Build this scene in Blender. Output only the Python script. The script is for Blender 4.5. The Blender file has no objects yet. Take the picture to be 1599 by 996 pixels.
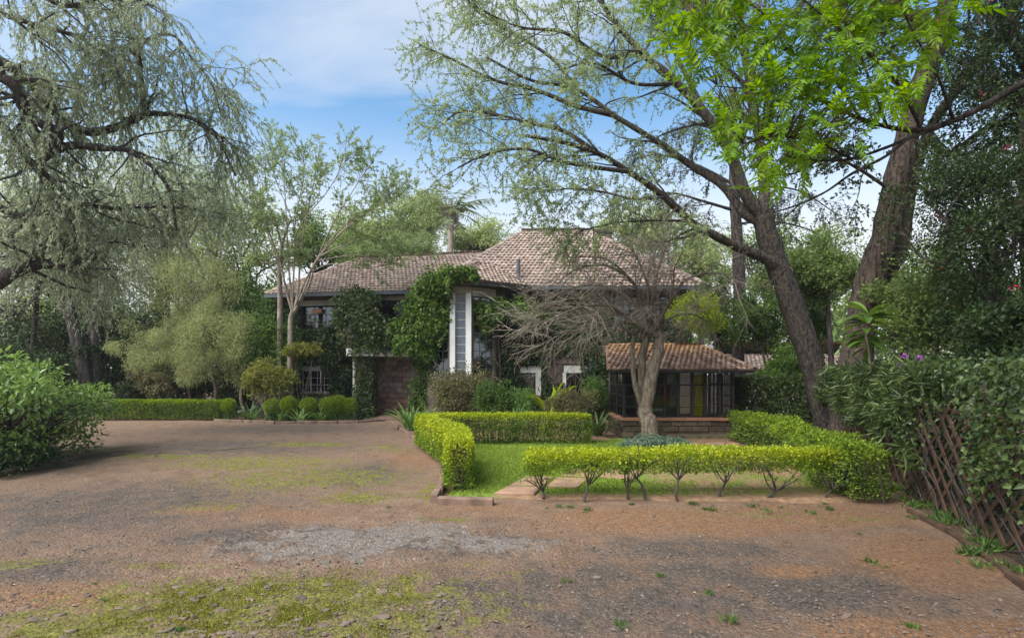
import bpy, math, random
import numpy as np
from mathutils import Matrix, Vector

# ------------------------------------------------------------------ camera, sky, sun, exposure
SC = bpy.context.scene
COL = SC.collection
H, F, HZ, CX = 2.2, 850.0, 580.0, 799.5          # eye height, focal length in photo pixels, horizon row

cam_d = bpy.data.cameras.new("camera")
cam = bpy.data.objects.new("camera", cam_d)
COL.objects.link(cam)
cam.location = (0, 0, H)
cam.rotation_euler = (math.radians(90), 0, 0)
cam_d.sensor_width = 36.0
cam_d.lens = F / 1599.0 * 36.0
cam_d.shift_y = (HZ - 498.0) / 1599.0
cam_d.clip_end = 2000.0
cam_d.clip_start = 0.05
SC.camera = cam

SUN_DIR = Vector((-0.50, -0.42, 0.76)).normalized()     # towards the sun
world = bpy.data.worlds.new("World")
SC.world = world
world.use_nodes = True
wn, wl = world.node_tree.nodes, world.node_tree.links
wn.clear()
w_out = wn.new("ShaderNodeOutputWorld")
w_bg = wn.new("ShaderNodeBackground")
w_bg.inputs["Strength"].default_value = 0.068
sky = wn.new("ShaderNodeTexSky")
sky.sky_type = 'NISHITA'
sky.sun_disc = False
sky.sun_elevation = math.asin(SUN_DIR.z)
sky.sun_rotation = math.atan2(SUN_DIR.x, SUN_DIR.y)
sky.air_density = 1.0
sky.dust_density = 0.3
sky.ozone_density = 0.2
tc = wn.new("ShaderNodeTexCoord")
sep = wn.new("ShaderNodeSeparateXYZ")
wl.new(tc.outputs["Generated"], sep.inputs[0])
zc = wn.new("ShaderNodeMath"); zc.operation = 'MAXIMUM'; zc.inputs[1].default_value = 0.0
wl.new(sep.outputs["Z"], zc.inputs[0])
zd = wn.new("ShaderNodeMath"); zd.operation = 'ADD'; zd.inputs[1].default_value = 0.16
wl.new(zc.outputs[0], zd.inputs[0])
pdv = wn.new("ShaderNodeVectorMath"); pdv.operation = 'DIVIDE'
cmb = wn.new("ShaderNodeCombineXYZ")
for i in range(3):
    wl.new(zd.outputs[0], cmb.inputs[i])
wl.new(tc.outputs["Generated"], pdv.inputs[0]); wl.new(cmb.outputs[0], pdv.inputs[1])
mp = wn.new("ShaderNodeMapping")
mp.inputs["Rotation"].default_value = (0, 0, math.radians(14))
mp.inputs["Scale"].default_value = (0.42, 1.35, 1.0)
mp.inputs["Location"].default_value = (3.1, 1.7, 0.0)
wl.new(pdv.outputs[0], mp.inputs[0])
cn = wn.new("ShaderNodeTexNoise")
cn.inputs["Scale"].default_value = 1.15
cn.inputs["Detail"].default_value = 8.0
cn.inputs["Roughness"].default_value = 0.56
cn.inputs["Distortion"].default_value = 0.5
wl.new(mp.outputs[0], cn.inputs["Vector"])
cr = wn.new("ShaderNodeValToRGB")
cr.color_ramp.elements[0].position = 0.49
cr.color_ramp.elements[0].color = (0, 0, 0, 1)
cr.color_ramp.elements[1].position = 0.74
cr.color_ramp.elements[1].color = (1, 1, 1, 1)
wl.new(cn.outputs["Fac"], cr.inputs[0])
hzr = wn.new("ShaderNodeMapRange")                 # bright haze low over the horizon
hzr.interpolation_type = 'SMOOTHSTEP'
hzr.inputs["From Min"].default_value = 0.17; hzr.inputs["From Max"].default_value = 0.45
hzr.inputs["To Min"].default_value = 0.97; hzr.inputs["To Max"].default_value = 0.0
wl.new(zc.outputs[0], hzr.inputs["Value"])
mx_f = wn.new("ShaderNodeMath"); mx_f.operation = 'MAXIMUM'
cm = wn.new("ShaderNodeMath"); cm.operation = 'MULTIPLY'; cm.inputs[1].default_value = 0.8
wl.new(cr.outputs["Color"], cm.inputs[0])
wl.new(cm.outputs[0], mx_f.inputs[0]); wl.new(hzr.outputs[0], mx_f.inputs[1])
mixw = wn.new("ShaderNodeMix"); mixw.data_type = 'RGBA'
wl.new(mx_f.outputs[0], mixw.inputs[0])
tint = wn.new("ShaderNodeMix"); tint.data_type = 'RGBA'; tint.blend_type = 'MULTIPLY'; tint.inputs[0].default_value = 1.0
wl.new(sky.outputs[0], tint.inputs[6]); tint.inputs[7].default_value = (0.78, 1.05, 1.12, 1)
wl.new(tint.outputs[2], mixw.inputs[6])
mixw.inputs[7].default_value = (4.5, 4.65, 4.85, 1)      # lit cloud
wl.new(mixw.outputs[2], w_bg.inputs["Color"])
wl.new(w_bg.outputs[0], w_out.inputs["Surface"])

sun_d = bpy.data.lights.new("sun", 'SUN')
sun_d.energy = 2.6
sun_d.angle = math.radians(55.0)
sun_d.color = (1.0, 0.955, 0.88)
sun = bpy.data.objects.new("sun", sun_d)
COL.objects.link(sun)
sun.rotation_euler = SUN_DIR.to_track_quat('Z', 'Y').to_euler()

SC.view_settings.view_transform = 'Standard'
SC.view_settings.look = 'None'
SC.view_settings.exposure = 1.70
SC.view_settings.gamma = 1.0
SC.view_settings.use_curve_mapping = False
SC.render.engine = 'CYCLES'
SC.cycles.max_bounces = 8
SC.cycles.diffuse_bounces = 4
SC.cycles.glossy_bounces = 2
SC.cycles.transmission_bounces = 4
SC.cycles.transparent_max_bounces = 8
SC.cycles.use_denoising = True

rng = np.random.default_rng(7)
random.seed(7)

# ------------------------------------------------------------------ helpers
def P(px, py, D):
    return np.array([(px - CX) * D / F, D, H - (py - HZ) * D / F])

def G(px, py):
    D = H * F / (py - HZ)
    return np.array([(px - CX) * D / F, D, 0.0])

def unit(v):
    v = np.asarray(v, float)
    return v / (np.linalg.norm(v, axis=-1, keepdims=True) + 1e-9)

def rnd_unit(n, r=None):
    return unit((r or rng).normal(size=(n, 3)))

class MB:
    """collects vertices and faces of ONE mesh object"""
    def __init__(self):
        self.v, self.q, self.t, self.n = [], [], [], 0
    def add(self, v, q=None, t=None):
        v = np.asarray(v, np.float32).reshape(-1, 3)
        if q is not None and len(q):
            self.q.append(np.asarray(q, np.int32).reshape(-1, 4) + self.n)
        if t is not None and len(t):
            self.t.append(np.asarray(t, np.int32).reshape(-1, 3) + self.n)
        self.v.append(v); self.n += len(v)
        return self
    def box(self, lo, hi, fn=None):
        x0, y0, z0 = lo; x1, y1, z1 = hi
        v = np.array([[x0,y0,z0],[x1,y0,z0],[x1,y1,z0],[x0,y1,z0],[x0,y0,z1],[x1,y0,z1],[x1,y1,z1],[x0,y1,z1]], float)
        if fn is not None:
            v = np.array([fn(*p) for p in v])
        return self.add(v, [[0,3,2,1],[4,5,6,7],[0,1,5,4],[1,2,6,5],[2,3,7,6],[3,0,4,7]])
    def bar(self, a, b, w, h=None, up=(0, 0, 1)):
        """square bar from a to b"""
        h = h or w
        a = np.asarray(a, float); b = np.asarray(b, float)
        d = unit(b - a); s = unit(np.cross(d, up)); u = np.cross(s, d)
        v = []
        for p in (a, b):
            for i, j in ((-1,-1),(1,-1),(1,1),(-1,1)):
                v.append(p + s * w / 2 * i + u * h / 2 * j)
        return self.add(v, [[0,1,2,3],[7,6,5,4],[0,4,5,1],[1,5,6,2],[2,6,7,3],[3,7,4,0]])
    def mesh(self, name, smooth=False):
        me = bpy.data.meshes.new(name)
        v = np.concatenate(self.v) if self.v else np.zeros((0, 3), np.float32)
        q = np.concatenate(self.q) if self.q else np.zeros((0, 4), np.int32)
        t = np.concatenate(self.t) if self.t else np.zeros((0, 3), np.int32)
        me.vertices.add(len(v)); me.vertices.foreach_set("co", v.astype(np.float32).ravel())
        idx = np.concatenate([q.ravel(), t.ravel()]).astype(np.int32)
        me.loops.add(len(idx)); me.loops.foreach_set("vertex_index", idx)
        nq, nt = len(q), len(t)
        st = np.concatenate([np.arange(nq) * 4, nq * 4 + np.arange(nt) * 3]).astype(np.int32)
        me.polygons.add(nq + nt)
        me.polygons.foreach_set("loop_start", st)
        me.polygons.foreach_set("use_smooth", np.full(nq + nt, bool(smooth)))
        me.update(calc_edges=True)
        return me
    def build(self, name, mat, parent=None, smooth=False):
        me = self.mesh(name, smooth)
        me.materials.append(mat)
        return link(name, me, parent)

def link(name, me, parent=None):
    o = bpy.data.objects.new(name, me)
    COL.objects.link(o)
    if parent is not None:
        o.parent = parent
    return o

def tag(o, label=None, cat=None, group=None, kind=None):
    if label: o["label"] = label
    if cat: o["category"] = cat
    if group: o["group"] = group
    if kind: o["kind"] = kind
    return o

def thing(name, label, cat, group=None):
    o = bpy.data.objects.new(name, None)
    o.empty_display_size = 0.2
    COL.objects.link(o)
    return tag(o, label, cat, group)

def spline(pts, n):
    """Catmull-Rom through the points, n samples"""
    p = np.asarray(pts, float)
    p = np.vstack([2 * p[0] - p[1], p, 2 * p[-1] - p[-2]])
    m = len(p) - 3
    out = []
    for t in np.linspace(0, m - 1e-6, n):
        i = int(t); f = t - i
        a, b, c, d = p[i], p[i+1], p[i+2], p[i+3]
        out.append(0.5 * ((2*b) + (-a+c)*f + (2*a-5*b+4*c-d)*f*f + (-a+3*b-3*c+d)*f**3))
    return np.array(out)

def tubes(mb, pts, rad, sides=5):
    """pts (N,K,3), rad (N,K): N tubes"""
    pts = np.asarray(pts, float); rad = np.asarray(rad, float)
    N, K, _ = pts.shape
    tan = np.gradient(pts, axis=1)
    tan = unit(tan)
    ref = np.tile(np.array([0.31, 0.22, 0.92]), (N, 1))
    mt = unit(pts[:, -1] - pts[:, 0])
    par = np.abs((mt * ref).sum(1)) > 0.85
    ref[par] = np.array([0.9, -0.4, 0.1])
    s = unit(np.cross(tan, ref[:, None, :]))
    u = np.cross(s, tan)
    a = np.arange(sides) * 2 * np.pi / sides
    ring = (s[:, :, None, :] * np.cos(a)[None, None, :, None] + u[:, :, None, :] * np.sin(a)[None, None, :, None])
    v = pts[:, :, None, :] + ring * rad[:, :, None, None]
    base = (np.arange(N) * K * sides)[:, None, None] + (np.arange(K - 1) * sides)[None, :, None]
    j = np.arange(sides); jn = (j + 1) % sides
    q = np.stack([base + j, base + jn, base + sides + jn, base + sides + j], -1)
    mb.add(v.reshape(-1, 3), q.reshape(-1, 4))

def limb_tube(mb, p, r, sides=10, rough=0.06, r_=None):
    """a single thick limb with an uneven surface"""
    g = r_ or rng
    K = len(p)
    rr = np.asarray(r) * (1 + rough * g.normal(size=K))
    n0 = mb.n
    tubes(mb, p[None], rr[None], sides)
    v = mb.v[-1].reshape(K, sides, 3)
    c = p[:, None, :]
    prof = 1 + rough * 1.6 * g.normal(size=(1, sides)) + rough * g.normal(size=(K, sides))
    mb.v[-1] = (c + (v - c) * prof[:, :, None]).reshape(-1, 3).astype(np.float32)

def grow(starts, dirs, lens, K, wiggle, grav, g=None):
    g = g or rng
    p = [np.asarray(starts, float)]; d = unit(dirs)
    step = (np.asarray(lens) / K)[:, None]
    for _ in range(K):
        d = unit(d + wiggle * g.normal(size=d.shape) + np.array([0, 0, -grav]))
        p.append(p[-1] + d * step)
    return np.stack(p, 1)

def along(pts, per, t0=0.15, t1=1.0, g=None):
    """random points on polylines: returns pos, tangent, t (per points for each of N polylines)"""
    g = g or rng
    N, K, _ = pts.shape
    t = g.uniform(t0, t1, size=(N, per))
    x = t * (K - 1 - 1e-6); i = x.astype(int); f = (x - i)[..., None]
    ii = np.arange(N)[:, None]
    a, b = pts[ii, i], pts[ii, i + 1]
    return (a + (b - a) * f).reshape(-1, 3), unit(b - a).reshape(-1, 3), t.ravel()

def leaves(mb, pos, dirs, L, W, g=None, up=0.6, fold=0.12, mid=0.45):
    """leaf blades: one folded quad each, base at pos, pointing along dirs"""
    g = g or rng
    n = len(pos)
    if n == 0: return
    d = unit(dirs)
    L = np.broadcast_to(np.asarray(L, float), (n,)) * g.uniform(0.65, 1.3, n)
    W = np.broadcast_to(np.asarray(W, float), (n,)) * g.uniform(0.75, 1.25, n)
    nn = unit(g.normal(size=(n, 3)) * (1 - up) + np.array([0, 0, 1.0]) * up)
    s = unit(np.cross(d, nn)); nn = np.cross(s, d)
    m = pos + d * (L * mid)[:, None] + nn * (W * fold)[:, None]
    tip = pos + d * L[:, None] - nn * (L * 0.08)[:, None]
    v = np.stack([pos, m - s * (W / 2)[:, None], tip, m + s * (W / 2)[:, None]], 1)
    mb.add(v.reshape(-1, 3), np.arange(n * 4).reshape(-1, 4))

def noise2(x, y, seed=0):
    g = np.random.default_rng(seed)
    tab = g.random((256, 256))
    xi = np.floor(x).astype(int); yi = np.floor(y).astype(int)
    fx = x - xi; fy = y - yi
    fx = fx*fx*(3-2*fx); fy = fy*fy*(3-2*fy)
    a = tab[xi % 256, yi % 256]; b = tab[(xi+1) % 256, yi % 256]
    c = tab[xi % 256, (yi+1) % 256]; d = tab[(xi+1) % 256, (yi+1) % 256]
    return (a*(1-fx)+b*fx)*(1-fy) + (c*(1-fx)+d*fx)*fy

def fbm(x, y, seed=0, o=4):
    s, a, t = 0, 1.0, 0
    for i in range(o):
        s = s + a * noise2(x * 2**i + 7.3*i, y * 2**i + 3.1*i, seed + i); t += a; a *= 0.5
    return s / t

# ------------------------------------------------------------------ materials
def nt(name):
    m = bpy.data.materials.new(name); m.use_nodes = True
    t = m.node_tree; b = t.nodes["Principled BSDF"]
    return m, t, b

def _mix(t, fac, a, b):
    n = t.nodes.new("ShaderNodeMix"); n.data_type = 'RGBA'
    if hasattr(fac, "is_linked") or hasattr(fac, "links"):
        t.links.new(fac, n.inputs[0])
    else:
        n.inputs[0].default_value = fac
    for k, s in ((6, a), (7, b)):
        if isinstance(s, tuple): n.inputs[k].default_value = (*s[:3], 1)
        else: t.links.new(s, n.inputs[k])
    return n.outputs[2]

def _noise(t, scale, detail=4, rough=0.55, vec=None, dist=0.0):
    n = t.nodes.new("ShaderNodeTexNoise")
    n.inputs["Scale"].default_value = scale; n.inputs["Detail"].default_value = detail
    n.inputs["Roughness"].default_value = rough; n.inputs["Distortion"].default_value = dist
    if vec is not None: t.links.new(vec, n.inputs["Vector"])
    return n.outputs["Fac"]

def _ramp(t, fac, stops):
    n = t.nodes.new("ShaderNodeValToRGB")
    e = n.color_ramp.elements
    while len(e) < len(stops): e.new(0.5)
    for k, (p, c) in enumerate(stops):
        e[k].position = p
        e[k].color = (*c, 1) if isinstance(c, tuple) else (c, c, c, 1)
    t.links.new(fac, n.inputs[0])
    return n.outputs["Color"]

def _pos(t):
    n = t.nodes.new("ShaderNodeNewGeometry")
    return n.outputs["Position"], n.outputs["Random Per Island"]

def _bump(t, b, h, strength=0.4, dist=0.02):
    n = t.nodes.new("ShaderNodeBump")
    n.inputs["Strength"].default_value = strength; n.inputs["Distance"].default_value = dist
    t.links.new(h, n.inputs["Height"]); t.links.new(n.outputs[0], b.inputs["Normal"])

def leaf_mat(name, cols, trans=0.4, rough=0.5, nscale=0.9, spec=0.25, tcol=None):
    """cols: dark to light leaf colours; each leaf takes one, clumps drift by a broad noise"""
    m, t, b = nt(name)
    pos, isl = _pos(t)
    nz = _noise(t, nscale, 3, vec=pos)
    ad = t.nodes.new("ShaderNodeMath"); ad.operation = 'MULTIPLY_ADD'
    t.links.new(nz, ad.inputs[0]); ad.inputs[1].default_value = 0.9
    sb = t.nodes.new("ShaderNodeMath"); sb.operation = 'MULTIPLY_ADD'
    t.links.new(isl, sb.inputs[0]); sb.inputs[1].default_value = 0.75; sb.inputs[2].default_value = -0.33
    t.links.new(sb.outputs[0], ad.inputs[2])
    c = _ramp(t, ad.outputs[0], [(0.08 + 0.84 * i / (len(cols) - 1), x) for i, x in enumerate(cols)])
    t.links.new(c, b.inputs["Base Color"])
    b.inputs["Roughness"].default_value = rough
    b.inputs["Specular IOR Level"].default_value = spec
    tr = t.nodes.new("ShaderNodeBsdfTranslucent")
    hs = t.nodes.new("ShaderNodeHueSaturation")
    hs.inputs["Hue"].default_value = 0.485; hs.inputs["Saturation"].default_value = 1.1; hs.inputs["Value"].default_value = 1.35
    t.links.new(c, hs.inputs["Color"]); t.links.new(hs.outputs[0], tr.inputs["Color"])
    ms = t.nodes.new("ShaderNodeMixShader"); ms.inputs[0].default_value = trans
    t.links.new(b.outputs[0], ms.inputs[1]); t.links.new(tr.outputs[0], ms.inputs[2])
    t.links.new(ms.outputs[0], t.nodes["Material Output"].inputs["Surface"])
    return m

def plain(name, col, rough=0.7, var=0.25, nscale=6.0, bump=0.0, spec=0.3, island=0.0, metal=0.0):
    m, t, b = nt(name)
    pos, isl = _pos(t)
    nz = _noise(t, nscale, 5, vec=pos)
    lo = tuple(x * (1 - var) for x in col); hi = tuple(min(1, x * (1 + var)) for x in col)
    c = _ramp(t, nz, [(0.3, lo), (0.7, hi)])
    if island:
        c2 = _ramp(t, isl, [(0, 1 - island), (1, 1 + island)])
        mm = t.nodes.new("ShaderNodeMix"); mm.data_type = 'RGBA'; mm.blend_type = 'MULTIPLY'; mm.inputs[0].default_value = 1
        t.links.new(c, mm.inputs[6]); t.links.new(c2, mm.inputs[7]); c = mm.outputs[2]
    t.links.new(c, b.inputs["Base Color"])
    b.inputs["Roughness"].default_value = rough
    b.inputs["Specular IOR Level"].default_value = spec
    b.inputs["Metallic"].default_value = metal
    if bump: _bump(t, b, _noise(t, nscale * 4, 6, 0.65, vec=pos), bump, 0.02)
    return m

def bark_mat(name, dark, light, lichen=None, scale=1.0, patch=None, patch_amt=0.6):
    m, t, b = nt(name)
    pos, isl = _pos(t)
    mpn = t.nodes.new("ShaderNodeMapping"); mpn.inputs["Scale"].default_value = (7*scale, 7*scale, 1.6*scale)
    t.links.new(pos, mpn.inputs[0])
    nz = _noise(t, 1.6, 7, 0.68, vec=mpn.outputs[0], dist=0.6)
    c = _ramp(t, nz, [(0.38, dark), (0.62, light)])
    if lichen:
        n2 = _ramp(t, _noise(t, 9*scale, 6, 0.7, vec=pos), [(0.56, 0.0), (0.74, 0.8)])
        c = _mix(t, n2, c, lichen)
    if patch:
        mp2 = t.nodes.new("ShaderNodeMapping"); mp2.inputs["Scale"].default_value = (1.6, 1.6, 0.42)
        t.links.new(pos, mp2.inputs[0])
        n3 = _ramp(t, _noise(t, 1.3, 6, 0.6, vec=mp2.outputs[0], dist=0.3), [(patch_amt, 0.0), (patch_amt + 0.035, 1.0)])
        c = _mix(t, n3, c, patch)
    t.links.new(c, b.inputs["Base Color"])
    b.inputs["Roughness"].default_value = 0.9; b.inputs["Specular IOR Level"].default_value = 0.15
    _bump(t, b, nz, 1.0, 0.09)
    return m

M = {}
M['bark_dark'] = bark_mat('bark_dark', (0.025, 0.02, 0.018), (0.11, 0.09, 0.08))
M['bark_acacia'] = bark_mat('bark_acacia', (0.022, 0.018, 0.015), (0.115, 0.095, 0.078), (0.27, 0.27, 0.235), 1.5, (0.16, 0.055, 0.03), 0.63)
M['bark_peel'] = bark_mat('bark_peel', (0.022, 0.017, 0.014), (0.125, 0.095, 0.075), (0.24, 0.215, 0.185), 1.3, (0.27, 0.115, 0.05), 0.63)
M['bark_pale'] = bark_mat('bark_pale', (0.20, 0.165, 0.13), (0.42, 0.36, 0.29))
M['bark_bare'] = bark_mat('bark_bare', (0.085, 0.065, 0.048), (0.27, 0.215, 0.16), (0.33, 0.29, 0.23), 1.6)
M['twig_bare'] = plain('twig_bare', (0.21, 0.175, 0.14), 0.9, 0.4, 3.0, island=0.35)
M['twig_dark'] = plain('twig_dark', (0.055, 0.045, 0.038), 0.9, 0.3, 3.0)
M['twig_brown'] = plain('twig_brown', (0.12, 0.09, 0.065), 0.9, 0.3, 3.0)
M['leaf_weep'] = leaf_mat('leaf_weep', [(0.20, 0.235, 0.14), (0.33, 0.38, 0.24), (0.48, 0.52, 0.36)], 0.5)
M['leaf_willow'] = leaf_mat('leaf_willow', [(0.15, 0.18, 0.07), (0.28, 0.32, 0.13), (0.44, 0.47, 0.24)], 0.45)
M['leaf_acacia'] = leaf_mat('leaf_acacia', [(0.15, 0.20, 0.09), (0.26, 0.33, 0.15), (0.40, 0.47, 0.26)], 0.55)
M['leaf_umbrella'] = leaf_mat('leaf_umbrella', [(0.12, 0.18, 0.07), (0.22, 0.30, 0.12), (0.36, 0.43, 0.2)], 0.5)
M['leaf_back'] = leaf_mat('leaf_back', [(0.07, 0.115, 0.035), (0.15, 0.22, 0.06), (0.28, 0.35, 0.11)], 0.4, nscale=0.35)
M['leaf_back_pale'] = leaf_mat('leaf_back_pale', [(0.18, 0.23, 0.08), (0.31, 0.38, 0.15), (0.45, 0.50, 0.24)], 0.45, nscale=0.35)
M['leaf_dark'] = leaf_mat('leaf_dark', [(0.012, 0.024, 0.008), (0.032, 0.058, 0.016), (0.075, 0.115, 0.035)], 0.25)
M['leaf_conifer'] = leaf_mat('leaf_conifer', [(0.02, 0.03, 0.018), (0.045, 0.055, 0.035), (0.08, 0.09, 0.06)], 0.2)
M['leaf_shrub'] = leaf_mat('leaf_shrub', [(0.03, 0.065, 0.015), (0.075, 0.14, 0.03), (0.15, 0.24, 0.055)], 0.4)
M['leaf_bright'] = leaf_mat('leaf_bright', [(0.08, 0.16, 0.008), (0.16, 0.30, 0.014), (0.27, 0.42, 0.03)], 0.55, 0.4, 1.6)
M['leaf_bush'] = leaf_mat('leaf_bush', [(0.05, 0.095, 0.022), (0.13, 0.22, 0.05), (0.25, 0.36, 0.10)], 0.35, 0.42, 1.2, 0.4)
M['leaf_hedge'] = leaf_mat('leaf_hedge', [(0.065, 0.115, 0.014), (0.15, 0.235, 0.02), (0.30, 0.38, 0.035)], 0.4, 0.5, 2.0)
M['leaf_hedge_gold'] = leaf_mat('leaf_hedge_gold', [(0.14, 0.20, 0.012), (0.30, 0.37, 0.018), (0.50, 0.53, 0.035)], 0.4, 0.5, 2.0)
M['leaf_hedge_dark'] = leaf_mat('leaf_hedge_dark', [(0.05, 0.085, 0.015), (0.12, 0.19, 0.03), (0.24, 0.33, 0.05)], 0.35, 0.5, 1.2)
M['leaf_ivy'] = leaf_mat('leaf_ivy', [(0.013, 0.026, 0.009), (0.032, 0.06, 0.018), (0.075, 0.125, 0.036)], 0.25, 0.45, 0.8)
M['leaf_creeper'] = leaf_mat('leaf_creeper', [(0.04, 0.08, 0.016), (0.10, 0.185, 0.03), (0.215, 0.33, 0.07)], 0.4, 0.45, 1.0)
M['leaf_copper'] = leaf_mat('leaf_copper', [(0.06, 0.055, 0.03), (0.15, 0.13, 0.06), (0.22, 0.24, 0.09)], 0.3, 0.5, 2.0)
M['leaf_strap'] = leaf_mat('leaf_strap', [(0.06, 0.12, 0.03), (0.13, 0.23, 0.06), (0.23, 0.35, 0.11)], 0.35, 0.4)
M['leaf_maple'] = leaf_mat('leaf_maple', [(0.09, 0.11, 0.025), (0.19, 0.22, 0.045), (0.34, 0.32, 0.10)], 0.4)
M['leaf_grey'] = leaf_mat('leaf_grey', [(0.06, 0.10, 0.06), (0.13, 0.19, 0.125), (0.24, 0.32, 0.23)], 0.25, 0.5, 2.5)
M['leaf_philo'] = leaf_mat('leaf_philo', [(0.02, 0.038, 0.012), (0.06, 0.10, 0.026), (0.15, 0.205, 0.06)], 0.3, 0.38, 1.0, 0.4)
M['leaf_feather'] = leaf_mat('leaf_feather', [(0.16, 0.25, 0.015), (0.29, 0.38, 0.025), (0.42, 0.48, 0.06)], 0.45)
M['grass'] = leaf_mat('grass', [(0.11, 0.17, 0.025), (0.20, 0.29, 0.035), (0.32, 0.39, 0.07)], 0.35, 0.55, 0.5)
M['moss_blade'] = leaf_mat('moss_blade', [(0.10, 0.105, 0.018), (0.185, 0.19, 0.026), (0.31, 0.31, 0.045)], 0.35, 0.6, 2.0)
M['palm'] = leaf_mat('palm', [(0.12, 0.16, 0.06), (0.2, 0.25, 0.11), (0.3, 0.34, 0.18)], 0.35)
M['petal_pink'] = plain('petal_pink', (0.55, 0.02, 0.12), 0.5, 0.2, island=0.3)
M['petal_violet'] = plain('petal_violet', (0.38, 0.08, 0.42), 0.5, 0.2, island=0.3)
M['litter'] = plain('litter', (0.20, 0.135, 0.08), 0.8, 0.3, 20, island=0.5)
M['white_paint'] = plain('white_paint', (0.74, 0.74, 0.72), 0.6, 0.08, 2.5)
M['stain_white'] = plain('stain_white', (0.55, 0.54, 0.50), 0.75, 0.3, 3.0)
M['dark_wood'] = plain('dark_wood', (0.018, 0.015, 0.014), 0.55, 0.3, 8)
M['fascia'] = plain('fascia', (0.06, 0.05, 0.045), 0.7, 0.3, 4)
M['soffit'] = plain('soffit', (0.33, 0.32, 0.26), 0.8, 0.25, 2)
M['metal_bar'] = plain('metal_bar', (0.50, 0.49, 0.47), 0.5, 0.15, 6)
M['metal_dark'] = plain('metal_dark', (0.07, 0.085, 0.10), 0.45, 0.25, 6)
M['plaster_dark'] = plain('plaster_dark', (0.10, 0.075, 0.06), 0.9, 0.35, 1.4, 0.3)
M['stone'] = plain('stone', (0.27, 0.20, 0.155), 0.9, 0.35, 3.0, 0.6, island=0.0)
M['stone_red'] = plain('stone_red', (0.27, 0.155, 0.11), 0.9, 0.35, 3.0, 0.6)
M['stone_moss'] = plain('stone_moss', (0.105, 0.085, 0.05), 0.95, 0.55, 3.0, 0.6)
M['mortar'] = plain('mortar', (0.10, 0.075, 0.06), 0.95, 0.3, 5.0)
M['paver'] = plain('paver', (0.27, 0.165, 0.11), 0.9, 0.3, 3.0, 0.4)
M['kerb'] = plain('kerb', (0.17, 0.112, 0.082), 0.95, 0.4, 3.5, 0.5)
M['sill_red'] = plain('sill_red', (0.26, 0.125, 0.075), 0.8, 0.2, 4)
M['slat'] = plain('slat', (0.075, 0.044, 0.028), 0.8, 0.5, 4.0, 0.3)
M['pebble'] = plain('pebble', (0.12, 0.094, 0.078), 0.9, 0.3, 9, island=0.35)
M['rock'] = plain('rock', (0.135, 0.10, 0.075), 0.92, 0.4, 7, 0.6)
M['yellow_cloth'] = plain('yellow_cloth', (0.60, 0.43, 0.03), 0.9, 0.15, 3)
M['red_cloth'] = plain('red_cloth', (0.42, 0.03, 0.025), 0.9, 0.15, 3)
M['cream_cloth'] = plain('cream_cloth', (0.62, 0.56, 0.44), 0.9, 0.12, 3)
M['outwall'] = plain('outwall', (0.62, 0.58, 0.54), 0.9, 0.1, 1)

def tile_mat():
    m, t, b = nt('roof_tile')
    pos, isl = _pos(t)
    c = _ramp(t, isl, [(0.0, (0.215, 0.158, 0.13)), (0.35, (0.27, 0.20, 0.168)), (0.7, (0.315, 0.237, 0.198)), (0.92, (0.37, 0.29, 0.24)), (1.0, (0.47, 0.39, 0.32))])
    n1 = _ramp(t, _noise(t, 0.9, 5, 0.6, vec=pos), [(0.45, 0.0), (0.72, 1.0)])
    n1m = t.nodes.new('ShaderNodeMath'); n1m.operation = 'MULTIPLY'; n1m.inputs[1].default_value = 0.7; t.links.new(n1, n1m.inputs[0])
    c = _mix(t, n1m.outputs[0], c, (0.25, 0.205, 0.175))
    n2 = _ramp(t, _noise(t, 7.0, 5, 0.7, vec=pos), [(0.56, 0.0), (0.68, 1.0)])
    c = _mix(t, n2, c, (0.44, 0.40, 0.34))
    t.links.new(c, b.inputs["Base Color"])
    b.inputs["Roughness"].default_value = 0.92; b.inputs["Specular IOR Level"].default_value = 0.15
    return m
M['tile'] = tile_mat()
def tile_mat2():
    m, t, b = nt('annex_tile')
    pos, isl = _pos(t)
    c = _ramp(t, isl, [(0.0, (0.11, 0.072, 0.054)), (0.35, (0.165, 0.105, 0.08)), (0.75, (0.23, 0.15, 0.112)), (1.0, (0.34, 0.25, 0.185))])
    sp = t.nodes.new("ShaderNodeSeparateXYZ"); t.links.new(pos, sp.inputs[0])
    ad = t.nodes.new("ShaderNodeMath"); ad.operation = 'MULTIPLY_ADD'
    t.links.new(_noise(t, 2.5, 5, vec=pos), ad.inputs[0]); ad.inputs[1].default_value = 0.5; t.links.new(sp.outputs[2], ad.inputs[2])
    n1 = _ramp(t, _noise(t, 1.7, 5, vec=pos), [(0.5, 0.0), (0.65, 1.0)])
    mr = t.nodes.new("ShaderNodeMapRange"); mr.inputs[1].default_value = 2.95; mr.inputs[2].default_value = 3.35
    t.links.new(ad.outputs[0], mr.inputs[0])
    mq = t.nodes.new('ShaderNodeMath'); mq.operation = 'MULTIPLY'; mq.inputs[1].default_value = 0.6; t.links.new(mr.outputs[0], mq.inputs[0])
    c = _mix(t, mq.outputs[0], c, (0.34, 0.18, 0.065))     # orange lichen growing along the ridge courses
    t.links.new(c, b.inputs["Base Color"])
    b.inputs["Roughness"].default_value = 0.92; b.inputs["Specular IOR Level"].default_value = 0.15
    return m
M['tile2'] = tile_mat2()

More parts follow.
